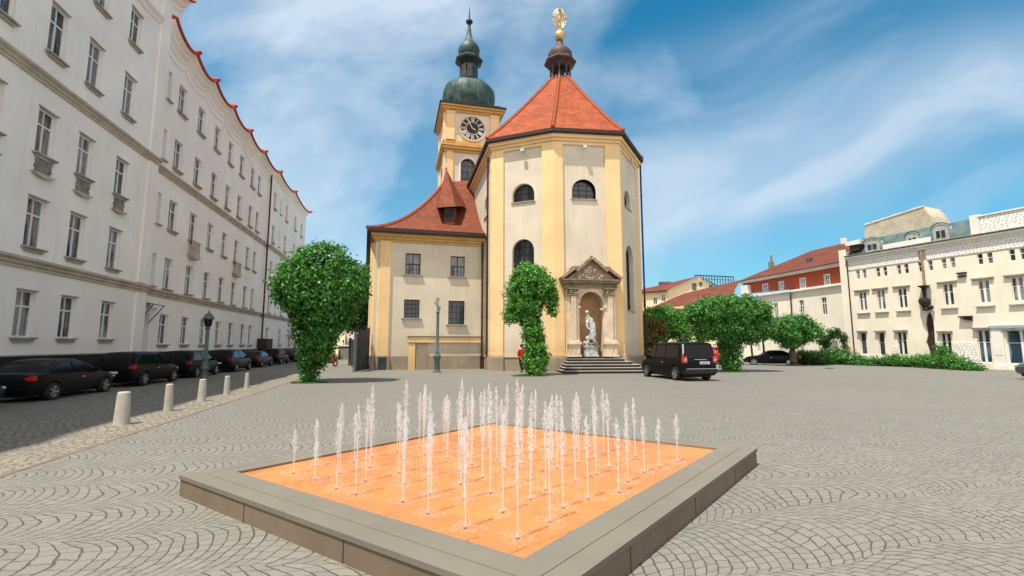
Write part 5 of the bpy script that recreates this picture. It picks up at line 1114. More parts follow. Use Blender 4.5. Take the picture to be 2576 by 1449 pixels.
def blade_patch(name,c_,rx,ry,n,seed,hh=.07):
    rg=random.Random(seed); q=MB(); k=20
    q.v=[(0,0,.012)]+[(rx*(1+.12*math.sin(3*a+seed))*math.cos(a),ry*(1+.15*math.sin(2*a+1))*math.sin(a),.009) for a in [2*pi*i/k for i in range(k)]]; q.f=[(0,i+1,(i+1)%k+1) for i in range(k)]
    so=q.mesh('soil',M['soil']); 
    q=MB()
    for i in range(n):
        a=rg.uniform(0,2*pi); r_=math.sqrt(rg.random()); x,y=rx*r_*math.cos(a),ry*r_*math.sin(a); t=rg.uniform(0,pi); h_=hh*rg.uniform(.5,1.5)
        dx,dy_=math.cos(t)*.02,math.sin(t)*.02; q.add([(x-dx,y-dy_,.01),(x+dx,y+dy_,.01),(x+rg.uniform(-.03,.03),y+rg.uniform(-.03,.03),h_)],[(0,1,2)])
    o=put(name,q.mesh(name,M['leaf']),None,(c_.x,c_.y,0)); tag(o,kind='stuff'); s_=put('soil_patch',so,None,(c_.x,c_.y,0)); tag(s_,kind='structure')
blade_patch('grass',G(778,963),.85,.6,1500,1,.05); blade_patch('grass',G(1332,946),1.0,.55,1500,2,.05); blade_patch('grass',G(1835,936),1.1,.7,1600,3,.05)

# ------------------------------------------------------------------ bollards and lamps
bl_=MB().lathe([(.155,0),(.15,.02),(.118,.66),(.112,.675),(.09,.69),(.0,.692)],24,cap=False).mesh('bollard',M['bollard'],True)
for i,(px_,py_,s_,tilt,lab) in enumerate(((305,1068,1.0,0,'thick tapered stone bollard nearest to the viewer, patched grey below'),(423,1034,1.0,R(1.5),'slim pale stone bollard between the nearest bollard and the green lamp post'),(507,1009,.95,0,'stone bollard standing directly in front of the green lamp post'),(570,993,.92,R(1),'whitish stone bollard just right of the green lamp post'),(620,977,.86,0,'thin far stone bollard closest to the vine clad tree'))):
    p=G(px_,py_); o=put('bollard',bl_,None,(p.x,p.y,.004)); o.scale=(1,1,s_) if i not in (4,) else (.72,.72,s_); 
    o.scale=((1,1,s_),(.72,.72,s_),(.80,.80,s_),(.68,.68,s_),(.58,.58,s_))[i]
    o.rotation_euler=(tilt,0,0); tag(o,lab,'bollard','stone bollards along the kerb')
p=G(513,957); lp=thing('street_lamp','old green iron street lamp with domed lantern behind the bollards on the left','street lamp',(p.x,p.y,0))
MB().lathe([(.20,0),(.20,.06),(.17,.10),(.16,.5),(.19,.54),(.19,.6),(.15,.66),(.115,.9),(.10,1.0),(.13,1.04),(.09,1.1),(.078,2.45),(.12,2.5),(.12,2.54),(.07,2.6)],16).build('post',M['iron'],lp,smooth=True)
MB().lathe([(.07,2.58),(.15,2.66),(.20,2.95),(.20,2.97)],6).build('lamp_glass',M['car_glass'],lp)
MB().lathe([(.23,2.95),(.26,2.98),(.25,3.03),(.19,3.10),(.17,3.17),(.10,3.24),(.04,3.28),(.05,3.32),(.02,3.36),(.012,3.45)],14).build('lamp_cap',M['iron'],lp,smooth=True)
q=MB()
for i in range(6): a=pi/3*i; q.tube([(.072*math.cos(a),.072*math.sin(a),2.58),(.155*math.cos(a),.155*math.sin(a),2.66),(.205*math.cos(a),.205*math.sin(a),2.96)],.012,5)
q.build('cage',M['iron'],lp)
p=G(1099,937); lp=thing('lamp_post','thin grey green iron post with a broken scrolled top, in front of the annex','lamp post',(p.x,p.y,0))
MB().lathe([(.24,0),(.24,.08),(.18,.12),(.17,.75),(.20,.80),(.20,.90),(.24,.95),(.24,1.05),(.14,1.1),(.14,1.25),(.10,1.32),(.09,3.7),(.12,3.73),(.12,3.8),(.07,3.86),(.06,4.15)],18).build('post',M['iron'],lp,smooth=True)
q=MB(); rr=random.Random(1)
def scroll(cx,cz,r,turns,ph,sg):
    return [(cx+r*(1-.75*i/20)*math.cos(ph+sg*turns*2*pi*i/20),0,cz+r*(1-.75*i/20)*math.sin(ph+sg*turns*2*pi*i/20)) for i in range(21)]
q.tube(scroll(-.13,4.36,.13,1.1,0,1),.028,6); q.tube(scroll(.0,4.56,.12,1.1,pi,-1),.026,6); q.tube(scroll(-.05,4.2,.09,1,pi/2,1),.024,6); q.tube([(0,0,4.1),(-.02,0,4.35),(-.02,0,4.62)],.03,6)
for z in (3.95,4.1): q.sphere((.06,0,z),(.13,.1,.05),8,5)
q.build('scrolled_top',M['iron'],lp,smooth=True)

# ------------------------------------------------------------------ vehicles
def loft(sections,cap=True):
    q=MB(); k=len(sections[0])
    for s_ in sections: q.v+=[tuple(p) for p in s_]
    for i in range(len(sections)-1):
        for j in range(k-1): q.f.append((i*k+j,i*k+j+1,(i+1)*k+j+1,(i+1)*k+j))
        q.f.append((i*k+k-1,i*k,(i+1)*k,(i+1)*k+k-1))
    if cap: q.f.append(tuple(range(k))[::-1]); q.f.append(tuple((len(sections)-1)*k+j for j in range(k)))
    return q
def bool_cut(me,cutters):
    o=bpy.data.objects.new('tmp',me); COL.objects.link(o); cs=[]
    for c_ in cutters:
        co_=bpy.data.objects.new('tmpc',c_); COL.objects.link(co_); cs.append(co_); md=o.modifiers.new('b','BOOLEAN'); md.operation='DIFFERENCE'; md.solver='EXACT'; md.object=co_
    out=bpy.data.meshes.new_from_object(o.evaluated_get(bpy.context.evaluated_depsgraph_get())); bpy.data.objects.remove(o)
    for c_ in cs: bpy.data.objects.remove(c_)
    return out
def xcyl(x0,x1,y,z,r,seg=28):
    q=MB(); b0=[(x0,y+r*math.cos(2*pi*i/seg),z+r*math.sin(2*pi*i/seg)) for i in range(seg)]; b1=[(x1,p[1],p[2]) for p in b0]; return q.add(b0+b1,[tuple(range(seg))[::-1],tuple(range(seg,2*seg))]+[(i,(i+1)%seg,seg+(i+1)%seg,seg+i) for i in range(seg)])
def make_wheel(parent,x,y,r,side,style=0):
    """tyre, rim: the tyre is the part, the rim a sub-part"""
    prof=[(r*.66,-.10),(r*.93,-.105),(r,-.07),(r,.07),(r*.93,.105),(r*.66,.10)]
    q=MB(); seg=28
    for rr_,xx in prof:
        for i in range(seg): a=2*pi*i/seg; q.v.append((xx,rr_*math.cos(a),rr_*math.sin(a)))
    for j in range(len(prof)):
        j2=(j+1)%len(prof)
        for i in range(seg): i2=(i+1)%seg; q.f.append((j*seg+i,j*seg+i2,j2*seg+i2,j2*seg+i))
    key='tyre%.2f'%r; me=bpy.data.meshes.get(key) or q.mesh(key,M['rubber'],True)
    w_=put('wheel',me,parent,(x,y,r))
    key='rim%.2f_%d'%(r,side); me=bpy.data.meshes.get(key)
    if not me:
        q=MB(); xo=side*.085; R2=r*.66
        for i in range(seg):
            a,b_=2*pi*i/seg,2*pi*(i+1)/seg; q.add([(xo,R2*math.cos(a),R2*math.sin(a)),(xo,R2*math.cos(b_),R2*math.sin(b_)),(xo,R2*.88*math.cos(b_),R2*.88*math.sin(b_)),(xo,R2*.88*math.cos(a),R2*.88*math.sin(a))],[(0,1,2,3)])
            q.add([(xo,R2*.88*math.cos(a),R2*.88*math.sin(a)),(xo,R2*.88*math.cos(b_),R2*.88*math.sin(b_)),(xo-side*.09,R2*.85*math.cos(b_),R2*.85*math.sin(b_)),(xo-side*.09,R2*.85*math.cos(a),R2*.85*math.sin(a))],[(0,1,2,3)])
        for i in range(5):
            for da in (-.13,.13):
                a=2*pi*i/5; 
                P=[(R2*.15,-.025),(R2*.15,.025),(R2*.92,.018+0),(R2*.92,-.018)]
                ca_,sa_=math.cos(a+da),math.sin(a+da); V=[(xo-side*.008,y_*ca_-z_*sa_,y_*sa_+z_*ca_) for y_,z_ in P]; V+= [(v[0]-side*.03,v[1],v[2]) for v in V]
                q.add(V,[(0,1,2,3),(4,7,6,5),(0,4,5,1),(1,5,6,2),(2,6,7,3),(3,7,4,0)])
        for i in range(12):
            a,b_=2*pi*i/12,2*pi*(i+1)/12; q.add([(xo,0,0),(xo,.06*math.cos(a),.06*math.sin(a)),(xo,.06*math.cos(b_),.06*math.sin(b_))],[(0,1,2)])
        me=q.mesh(key,M['rim'])
    put('rim',me,w_); 
    key='hub%.2f_%d'%(r,side); me=bpy.data.meshes.get(key) or xcyl(-side*.02,-side*.0,0,0,r*.56).mesh(key,M['black_plastic']); put('brake_disc',me,w_)
def make_car(name,label,cat,kind,paint,loc,rz,group=None):
    t=thing(name,label,cat,loc,rz,group)
    if kind=='van':
        L,W,H=4.4,1.80,1.82; zr=.33; ax=(-1.42,1.36)
        st=[(-2.20,.80,.32,.98,.86),(-2.16,.885,.26,1.02,.92),(-1.5,.90,.24,1.06,.98),(0,.90,.24,1.05,.98),(1.0,.90,.24,1.03,.96),(1.35,.89,.24,1.0,.94),(1.9,.85,.26,.86,.8),(2.15,.74,.30,.70,.6),(2.2,.6,.34,.62,.5)]
        cab=dict(rb=-2.18,rt=-2.03,ft=.62,fb=1.42,zb=1.02,zt=1.80,wb=.875,wt=.76)
    elif kind=='sedan':
        L,W,H=4.5,1.78,1.42; zr=.32; ax=(-1.35,1.38)
        st=[(-2.25,.66,.42,.86,.7),(-2.2,.80,.34,.95,.85),(-1.7,.87,.24,.99,.92),(0,.885,.22,.95,.92),(1.0,.88,.22,.93,.9),(1.7,.85,.24,.84,.85),(2.15,.74,.28,.68,.7),(2.25,.6,.34,.58,.5)]
        cab=dict(rb=-1.75,rt=-1.0,ft=.25,fb=1.05,zb=.93,zt=1.41,wb=.83,wt=.60)
    else:
        L,W,H=4.3,1.78,1.5; zr=.325; ax=(-1.33,1.32)
        st=[(-2.15,.70,.40,.92,.76),(-2.1,.83,.30,1.0,.86),(-1.5,.88,.24,1.0,.93),(0,.89,.22,.96,.93),(1.0,.88,.22,.94,.9),(1.6,.85,.24,.86,.85),(2.02,.74,.28,.70,.7),(2.12,.6,.34,.60,.5)]
        cab=dict(rb=-2.08,rt=-1.55,ft=.25,fb=1.12,zb=.95,zt=1.49,wb=.84,wt=.62)
    secs=[]
    for y,hw,zb,zt,fl in st:
        half=[(0,zb),(hw*.86,zb),(hw*.97,zb+.10),(hw,zb+(zt-zb)*.45),(hw*.985,zb+(zt-zb)*.75),(hw*fl if fl>1 else hw*.955,zt-.03),(hw*.86,zt),(hw*.4,zt+.025),(0,zt+.03)]
        secs.append([(x,y,z) for x,z in half]+[(-x,y,z) for x,z in half[-2:0:-1]])
    key='body_%s'%kind
    me=bpy.data.meshes.get(key)
    if not me:
        bm_=loft(secs).mesh('b',M['paint_black']); cuts=[]
        for y in ax:
            for sx in (-1,1): cuts.append(xcyl(sx*.58,sx*1.2,y,zr+.01,zr+.055).mesh('c',M['black_plastic']))
        me=bool_cut(bm_,cuts); me.name=key; me.shade_smooth(); me.set_sharp_from_angle(angle=R(32))
    me2=me.copy(); me2.materials.clear(); me2.materials.append(M[paint]); me2.materials.append(M['black_plastic']); me2.name='body'
    body=put('body',me2,t)
    c_=cab; bw,tw_2=c_['wb'],c_['wt']; zb,zt=c_['zb']-.03,c_['zt']
    ys=[(c_['rb'],zb,bw*.97),(c_['rb']+(c_['rt']-c_['rb'])*.5,(zb+zt)/2,(bw+tw_2)/2),(c_['rt'],zt-.03,tw_2),(c_['rt']+.18,zt,tw_2*.99),((c_['rt']+c_['ft'])/2,zt+.02,tw_2),(c_['ft']-.15,zt,tw_2),(c_['ft'],zt-.03,tw_2),(c_['ft']+(c_['fb']-c_['ft'])*.5,(zb+zt)/2+.02,(bw+tw_2)/2),(c_['fb'],zb,bw*.95)]
    def cabpt(y,s_):   # side surface of the cabin: s_=0 belt, 1 roof edge
        return bw+(tw_2-bw)*s_
    secs=[]
    for y,z,wd in ys:
        secs.append([(-bw if z>zb+.01 else -wd,y,zb-.04),(-(bw+(wd-bw)*.5) if z>zb+.01 else -wd,y,(zb+z)/2-.02),(-wd,y,z-.02),(-wd*.82,y,z+.03),(0,y,z+.045),(wd*.82,y,z+.03),(wd,y,z-.02),((bw+(wd-bw)*.5) if z>zb+.01 else wd,y,(zb+z)/2-.02),(bw if z>zb+.01 else wd,y,zb-.04)])
    q=loft(secs); q.build('cabin',M[paint],t,smooth=50)
    # glass
    def side_glass(sx,y0b,y1b,y0t,y1t):
        o=.012; s0,s1=.12,.86; P=[(y0b,s0),(y1b,s0),(y1t,s1),(y0t,s1)]; q=MB()
        V=[(sx*(cabpt(y,s_)+o),y,zb+(zt-zb)*s_) for y,s_ in P]; V2=[(sx*(cabpt(y,s_)-.02),y,zb+(zt-zb)*s_) for y,s_ in P]
        return q.add(V+V2,[(0,1,2,3),(4,7,6,5),(0,4,5,1),(1,5,6,2),(2,6,7,3),(3,7,4,0)])
    rb2=c_['rb']+.22+(0 if kind!='van' else .05); rt2=c_['rt']+.22; fb2=c_['fb']-.20; ft2=c_['ft']-.02; my=(rt2+ft2)/2-.05
    for sx in (-1,1):
        k1=rb2+(my-rb2)*.0
        if kind=='van':
            side_glass(sx,-.55,.30,-.55,.25).build('side_window',M['car_glass'],t); side_glass(sx,.38,fb2,.36,ft2).build('side_window',M['car_glass'],t); side_glass(sx,-1.75,-.65,-1.72,-.65).build('side_window',M['car_glass'],t)
        else:
            side_glass(sx,rb2,my-.04,rt2,my-.04).build('side_window',M['car_glass'],t); side_glass(sx,my+.04,fb2,my+.04,ft2).build('side_window',M['car_glass'],t)
        q=MB(); q.box((sx*.90-.10,fb2-.25,zb+.02),(sx*.90+.10,fb2-.12,zb+.17)); q.build('mirror',M[paint],t,bevel=.02)
        q=MB(); yy=my+.25; xw=max(s_[1] for s_ in st); q.box((sx*xw-.02,yy,zb-.15),(sx*xw+.02,yy+.18,zb-.12)); q.build('door_handle',M['chrome'],t)
    def end_glass(yb,yt,f0,f1,out):
        q=MB(); P=[]
        for s_,k_ in ((f0,-1),(f0,1),(f1,1),(f1,-1)):
            w_=(bw+(tw_2-bw)*s_)*(.90 if out<0 else .88); y=yb+(yt-yb)*s_; P.append((k_*w_,y+out*.02,zb+(zt-zb)*s_+.012))
        P2=[(x,y-out*.035,z-.01) for x,y,z in P]; return q.add(P+P2,[(0,1,2,3),(4,7,6,5),(0,4,5,1),(1,5,6,2),(2,6,7,3),(3,7,4,0)])
    end_glass(c_['rb'],c_['rt'],.10,.88,-1).build('rear_window',M['car_glass'],t); end_glass(c_['fb'],c_['ft'],.10,.90,1).build('windscreen',M['car_glass'],t)
    yr=st[0][0]; yf=st[-1][0]
    if kind=='van':
        for sx in (-1,1):
            q=MB(); q.box((sx*.80-.115,-2.235,.86),(sx*.80+.105,-2.08,1.16)); tl=q.build('tail_light',M['tail_red'],t,bevel=.02); q=MB(); q.box((sx*.79-.07,-2.243,.95),(sx*.79+.06,-2.23,1.06)); q.build('clear_lens',M['lamp_clear'],tl)
            q=MB(); q.box((sx*.845-.02,-2.12,1.18),(sx*.80+.02,-2.09,1.74)); q.build('pillar_trim',M['chrome'],t)
        q=MB(); q.box((-.86,-2.30,.34),(.86,-2.12,.60)); q.build('bumper',M['black_plastic'],t,bevel=.04); q=MB(); q.box((-.80,-2.312,.575),(.80,-2.29,.60)); q.build('bumper_strip',M['chrome'],t)
        q=MB(); q.box((.0-.02,-2.226,.80),(.50,-2.20,.925)); pl_=q.build('number_plate',M['plate'],t); q=MB()
        rr=random.Random(2); x=.03
        for wd,hh_ in ((.018,.07),(.03,.05),(.026,.06),(.03,.055),(.035,.05),(.03,.06),(.028,.055),(.035,.05)):
            q.box((x,-2.229,.862-hh_/2),(x+wd,-2.2262,.862+hh_/2)); x+=wd+.022
        q.build('plate_letters',M['ink'],pl_)
        q=MB(); q.box((-.3,-2.225,1.005),(.35,-2.20,1.03)); q.build('tailgate_strip',M['chrome'],t)
        q=MB(); q.tube([(0,-2.06,1.30),(.28,-2.12,1.2)],.010,5); q.build('rear_wiper',M['black_plastic'],t)
    else:
        for sx in (-1,1):
            q=MB(); zl=st[1][3]-.12; yl=st[0][0]; q.plate([(sx*.86,zl+.10),(sx*.84,zl-.09),(sx*.62,zl-.07),(sx*.60,zl+.03)],yl-.01,yl+.16); q.build('tail_light',M['tail_red'],t,bevel=.02)
            q=MB(); zf=st[-2][3]-.05; q.sphere((sx*.64,yf-.15,zf),(.15,.12,.06),10,6); q.build('headlight',M['lamp_clear'],t,smooth=True)
        q=MB(); q.box((-.24,yr-.012,.60),(.24,yr+.01,.70)); kind=='hatch' and q.build('number_plate',M['plate'],t)
        q=MB(); q.box((-.78,yr-.05,.34),(.78,yr+.1,.52)); q.build('bumper',M[paint],t,bevel=.04)
    q=MB(); q.box((-.70,-1.9,.17),(.70,1.8,.32)); q.build('underbody',M['black_plastic'],t)
    for y in ax:
        for sx in (-1,1): make_wheel(t,sx*(.80 if kind!='van' else .81),y,zr,sx)
    return t
def inst_car(src,label,loc,rz):
    c_=copy_tree(src); c_.scale=src.scale; c_.location=loc; c_.rotation_euler=(0,0,rz); c_['label']=label; return c_
van=make_car('black_van','black van with chrome wheels parked by the church steps, rear towards the square','van','van','paint_black',(8.42,25.0,0),R(13))
tz=math.atan2(.223,1)
def lane(y,dx=0): return (-11.72-.223*y+dx,y,0)
gk='cars parked along the apartment building'
hb=make_car('parked_car','glossy black hatchback with red tail light, parked behind the green street lamp area, fourth from the left','car','hatch','paint_black',lane(21.4),tz,gk)
hb.scale=(.96,.98,.92); hb['label']='black hatchback with red tail light and alloy wheels, just left of the green street lamp'
sd1=make_car('parked_car','dark low sedan nearest the viewer, cut off by the left picture edge','car','sedan','paint_darkblue',lane(11.1,.10),tz,gk); sd1.scale=(.95,.97,.86)
inst_car(sd1,'dark sedan between the nearest sedan and the hatchback left of the street lamp',lane(16.2),tz)
inst_car(hb,'black hatchback partly hidden behind the green street lamp post',lane(26.5),tz)
inst_car(hb,'black hatchback just right of the green street lamp, with visible rear plate',lane(31.8,.2),tz)
inst_car(sd1,'dark sedan beyond the hatchback that stands right of the street lamp',lane(38.0),tz)
inst_car(hb,'small dark car below the entrance hood near the downpipe',lane(43.6),tz)
inst_car(sd1,'far dark sedan second from the end of the parked row',lane(50),tz); inst_car(hb,'farthest dark car of the parked row, beside the vine clad tree',lane(56.5,.3),tz)
a_=AT(1941,912,41.6); inst_car(sd1,'dark blue sedan parked alone beside the small round crowned tree',(a_.x,41.6,0),R(62))['group']=''
for o in list(bpy.data.objects):
    if o.get('group')=='': del o['group']
make_car('red_car','small red car half hidden between the black van and the umbrella tree','car','hatch','paint_red',(AT(1795,905,44).x,45,0),R(-12))
make_car('grey_car','dark grey car cut off by the right picture edge in front of the shop windows','car','hatch','paint_grey',(27.3,23.4,0),R(82))
# red scooter behind the vine clad tree
p=AT(827,914,38); sc=thing('red_scooter','small red motor scooter parked behind the vine clad tree in the lane','scooter',(p.x,p.y,0),R(-30))
q=MB(); q.sphere((0,-.45,.62),(.17,.38,.22),10,7); q.plate([(-.16,.25),(.16,.25),(.19,.95),(-.19,.95)],.38,.46); q.box((-.13,-.2,.28),(.13,.42,.36)); q.sphere((0,.62,.52),(.08,.26,.12),8,6); q.build('body',M['paint_red'],sc,smooth=True)
MB().sphere((0,-.42,.83),(.15,.36,.07),10,6).build('saddle',M['black_plastic'],sc,smooth=True)
for y in (-.55,.62):
    q=MB(); q.tube([(0,y+.2*math.cos(2*pi*i/18),.25+.2*math.sin(2*pi*i/18)) for i in range(18)],.05,6,True); q.build('wheel',M['rubber'],sc,smooth=True)
q=MB(); q.tube([(0,.62,.3),(0,.42,1.02)],.025,6); q.tube([(-.32,.36,1.05),(0,.42,1.02),(.32,.36,1.05)],.018,6); q.build('handlebar',M['chrome'],sc)
MB().sphere((0,.47,.92),(.09,.08,.08)).build('headlight',M['lamp_clear'],sc,smooth=True)

# ------------------------------------------------------------------ passer-by
p=Vector((.60,30.6,0)); pe=thing('person','person in a red jacket and black trousers walking past behind the slim vine clad tree','person',(p.x,p.y,0),R(25))
J=[(0,0,.90),(0,.0,1.10),(0,.0,1.30),(0,0,1.43),(0,.01,1.50),(0,.02,1.58),(0,.03,1.69),(.16,0,1.38),(.22,-.03,1.12),(.21,.08,.90),(.21,.12,.82),(-.16,0,1.38),(-.22,.03,1.12),(-.21,-.02,.89),(-.21,-.02,.81),
   (.09,0,.84),(.10,.16,.47),(.10,.10,.09),(.10,.22,.04),(-.09,0,.84),(-.10,-.04,.47),(-.10,-.24,.12),(-.10,-.14,.04)]
E_=[(0,1),(1,2),(2,3),(3,4),(4,5),(5,6),(3,7),(7,8),(8,9),(9,10),(3,11),(11,12),(12,13),(13,14),(0,15),(15,16),(16,17),(17,18),(0,19),(19,20),(20,21),(21,22)]
Rd=[(.15,.11),(.14,.10),(.17,.11),(.10,.08),.05,(.075,.09),(.07,.085),.06,.045,.032,.03,.06,.045,.032,.03,.085,.055,.036,.034,.085,.055,.036,.034]
skin_body('body',J,E_,Rd,M['skin'],0,2,pe)
skin_body('jacket',[(0,0,.90),(0,0,1.10),(0,0,1.32),(0,0,1.43),(.17,0,1.38),(.225,-.03,1.12),(.215,.07,.93),(-.17,0,1.38),(-.225,.03,1.12),(-.215,-.02,.92)],[(0,1),(1,2),(2,3),(2,4),(4,5),(5,6),(2,7),(7,8),(8,9)],[(.18,.14),(.165,.125),(.19,.135),(.10,.09),.078,.062,.048,.078,.062,.048],M['shirt_red'],0,2,pe)
skin_body('trousers',[(0,0,.93),(.09,0,.84),(.10,.16,.47),(.10,.10,.10),(-.09,0,.84),(-.10,-.04,.47),(-.10,-.24,.13)],[(0,1),(1,2),(2,3),(0,4),(4,5),(5,6)],[(.165,.125),.10,.07,.058,.10,.07,.058],M['trousers'],0,2,pe)
for sx,y,z in ((.10,.17,.035),(-.10,-.17,.045)): MB().sphere((sx,y,z),(.05,.14,.045),10,6).build('shoe',M['shoe'],pe,smooth=True)
MB().sphere((0,.0,1.67),(.088,.10,.10),12,8).build('hair',M['hair'],pe,smooth=True)

# ------------------------------------------------------------------ fountain
RZ=.234; FZr=.205
oL=G(467,1200,RZ); oR=G(1895,1128,RZ); iL=G(595,1193,FZr);iN=G(1318,1415,FZr);iR=G(1805,1133,FZr);iF=iL+iR-iN
dA=(iN-iL).normalized(); dB=(iR-iN).normalized()       # left corner to near corner, near corner to right corner
nA=Vector((dA.y,-dA.x,0)); nB=Vector((dB.y,-dB.x,0))    # outward of the near-left and near-right sides
cen=(iL+iR)/2; cen.z=0
inner=[Vector((v.x,v.y)) for v in (iF,iL,iN,iR)]
wL=(oL-iL).dot(nA); wR=(oR-iR).dot(nB)
def quad_off(ws):
    """offset each side of the inner quad by its own width; sides: F-L, L-N, N-R, R-F"""
    ls=[]
    for i in range(4):
        a,b=inner[i],inner[(i+1)%4]; d_=(b-a).normalized(); n_=Vector((d_.y,-d_.x)); ls.append((a+n_*ws[i],d_))
    out=[]
    for i in range(4):
        (p,d1),(q_,d2)=ls[i-1],ls[i]; t=((q_-p).x*d2.y-(q_-p).y*d2.x)/(d1.x*d2.y-d1.y*d2.x); out.append(p+d1*t)
    return out
fo=thing('fountain_basin','square raised fountain basin with grey stone rim and wet orange floor','fountain',(cen.x,cen.y,0))
ws=(.36,.44,.44,.34)
def ring_part(w0,w1,z0,z1,mt,name,parent=fo):
    A=quad_off(w0); B=quad_off(w1); q=MB()
    for i in range(4):
        j=(i+1)%4; P=[(*A[i],z0),(*A[j],z0),(*B[j],z0),(*B[i],z0),(*A[i],z1),(*A[j],z1),(*B[j],z1),(*B[i],z1)]; q.add(P,[(0,3,2,1),(4,5,6,7),(0,1,5,4),(2,3,7,6)])
    return q.build(name,M[mt],parent,world=True)
sc2=lambda f_:tuple(w_*f_ for w_ in ws)
ring_part((0,0,0,0),sc2(.545),.12,RZ,'rim_stone','inner_coping'); ring_part(sc2(.56),sc2(1.),.19,RZ,'rim_stone','outer_coping')
ring_part(sc2(.30),tuple(w_-.012 for w_ in ws),0,.183,'rim_side','basin_side'); ring_part(sc2(.5),tuple(w_-.03 for w_ in ws),.18,.20,'joint','shadow_joint')
q=MB(); q.add([(*v,FZr) for v in quad_off((.02,)*4)],[(0,1,2,3)]); q.build('orange_floor',M['orange'],fo,world=True)
# dark joints in the side slabs and in the floor
q=MB()
oo=quad_off(ws)
for a,b,ts in ((oo[1],oo[2],(.30,.62,.9)),(oo[2],oo[3],(.22,.5,.78))):
    d_=(b-a).normalized(); n_=Vector((d_.y,-d_.x))
    for t in ts: p=a.lerp(b,t)-n_*.0115; q.add([(*(p+n_*.002),0.005),(*(p+n_*.002+d_*.012),0.005),(*(p+n_*.002+d_*.012),.183),(*(p+n_*.002),.183)],[(0,1,2,3)])
q.build('side_joint',M['joint'],fo,world=True)
q=MB(); rr=random.Random(12)
def crk(a,b,w_):
    n=14; pts=[a.lerp(b,i/n)+Vector((rr.uniform(-.012,.012),rr.uniform(-.012,.012),0)) for i in range(n+1)]
    for p0_,p1_ in zip(pts[:-1],pts[1:]):
        d_=(p1_-p0_).normalized(); n_=Vector((-d_.y,d_.x,0))*w_*rr.uniform(.3,1); q.add([p0_-n_,p1_-n_,p1_+n_,p0_+n_],[(0,1,2,3)])
zf=FZr+.003
crk(G(1158,1366,zf),G(1205,1350,zf),.003); crk(G(1262,1400,zf),G(1335,1372,zf),.003); crk(G(1335,1372,zf),G(1440,1335,zf),.0018); crk(G(960,1300,zf),G(1010,1285,zf),.0015)
q.build('floor_crack',M['crack'],fo,world=True)

# water jets: a grid of nozzles in the basin
def jet_mesh(h,seed,spread=1.):
    rg=random.Random(seed); q=MB(); lean=rg.uniform(-.012,.012)*h; k=12; colh=.62*h
    f_=lambda z:(lean*(z/h)**2+.002*math.sin(z*9+seed),.4*lean*(z/h)**2)
    pts=[(*f_(z),z) for z in [colh*i/k for i in range(k+1)]]
    q.tube(pts,[.0052+.0035*(i/k)*rg.uniform(.6,1.4) for i in range(k+1)],6)
    def drop(x,y,z,r,el): 
        b=len(q.v); q.v+=[(x,y,z-r*el),(x+r,y,z),(x,y+r,z),(x-r,y,z),(x,y-r,z),(x,y,z+r*el*1.3)]
        q.f+=[(b,b+2,b+1),(b,b+3,b+2),(b,b+4,b+3),(b,b+1,b+4),(b+5,b+1,b+2),(b+5,b+2,b+3),(b+5,b+3,b+4),(b+5,b+4,b+1)]
    n=int(170+190*h)
    for i in range(n):
        u=rg.random()**.8; z=h*(1.0-.62*u); wd=(.003+.014*math.sin(min(1,u*1.15)*pi)**.8)*spread; x,y=f_(z); drop(x+rg.gauss(0,wd),y+rg.gauss(0,wd),z,rg.uniform(.0014,.0052)*(1.25-u*.7),rg.uniform(1.8,5.))
    for i in range(int(130+110*h)):
        z=h*rg.uniform(.05,.8); x,y=f_(z); drop(x+rg.gauss(0,.045),y+rg.gauss(0,.045),z,rg.uniform(.0010,.0024),rg.uniform(1.5,5))
    return q
def splash_mesh(seed):
    rg=random.Random(seed); q=MB()
    for i in range(110):
        a=rg.uniform(0,2*pi); r_=abs(rg.gauss(0,.075)); x,y=r_*math.cos(a)*1.25,r_*math.sin(a); z=abs(rg.gauss(0,.022))*max(.15,1-r_*4); r2=rg.uniform(.001,.0032)
        b=len(q.v); q.v+=[(x,y,z),(x+r2,y,z+r2),(x,y+r2,z+r2),(x-r2,y,z+r2),(x,y-r2,z+r2),(x,y,z+2*r2)]; q.f+=[(b,b+2,b+1),(b,b+3,b+2),(b,b+4,b+3),(b,b+1,b+4),(b+5,b+1,b+2),(b+5,b+2,b+3),(b+5,b+3,b+4),(b+5,b+4,b+1)]
    return q.mesh('splash',M['water'])
spl=[splash_mesh(i) for i in range(4)]
fl=[]
for i in range(3):
    q=MB(); k=22; q.v=[(0,0,.0)]+[((.16+.04*math.sin(3*a+i))*math.cos(a),(.12+.03*math.sin(2*a+2*i))*math.sin(a),0) for a in [2*pi*j/k for j in range(k)]]; q.f=[(0,j+1,(j+1)%k+1) for j in range(k)]; fl.append(q.mesh('splash_film',M['film']))
noz=MB().lathe([(.016,0),(.016,.006),(.008,.008)],10).mesh('nozzle',M['nozzle'])
hs=[.45,.55,.65,.72,.80,.88,.95,1.02]; JM=[(h,[jet_mesh(h,int(h*100)+k,1.) for k in range(3)]) for h in hs]
JM=[(h,[q.mesh('water_jet',M['water']) for q in l]) for h,l in JM]
jl=G(725,1195,FZr); jn=G(1297,1352,FZr); jr=G(1690,1160,FZr)
NJ=8; NI=9; ORD=['first','second','third','fourth','fifth','sixth','seventh','eighth','ninth']; rr=random.Random(21)
first_row=[.50,.42,.70,.86,.82,.80,.86,.95]; 
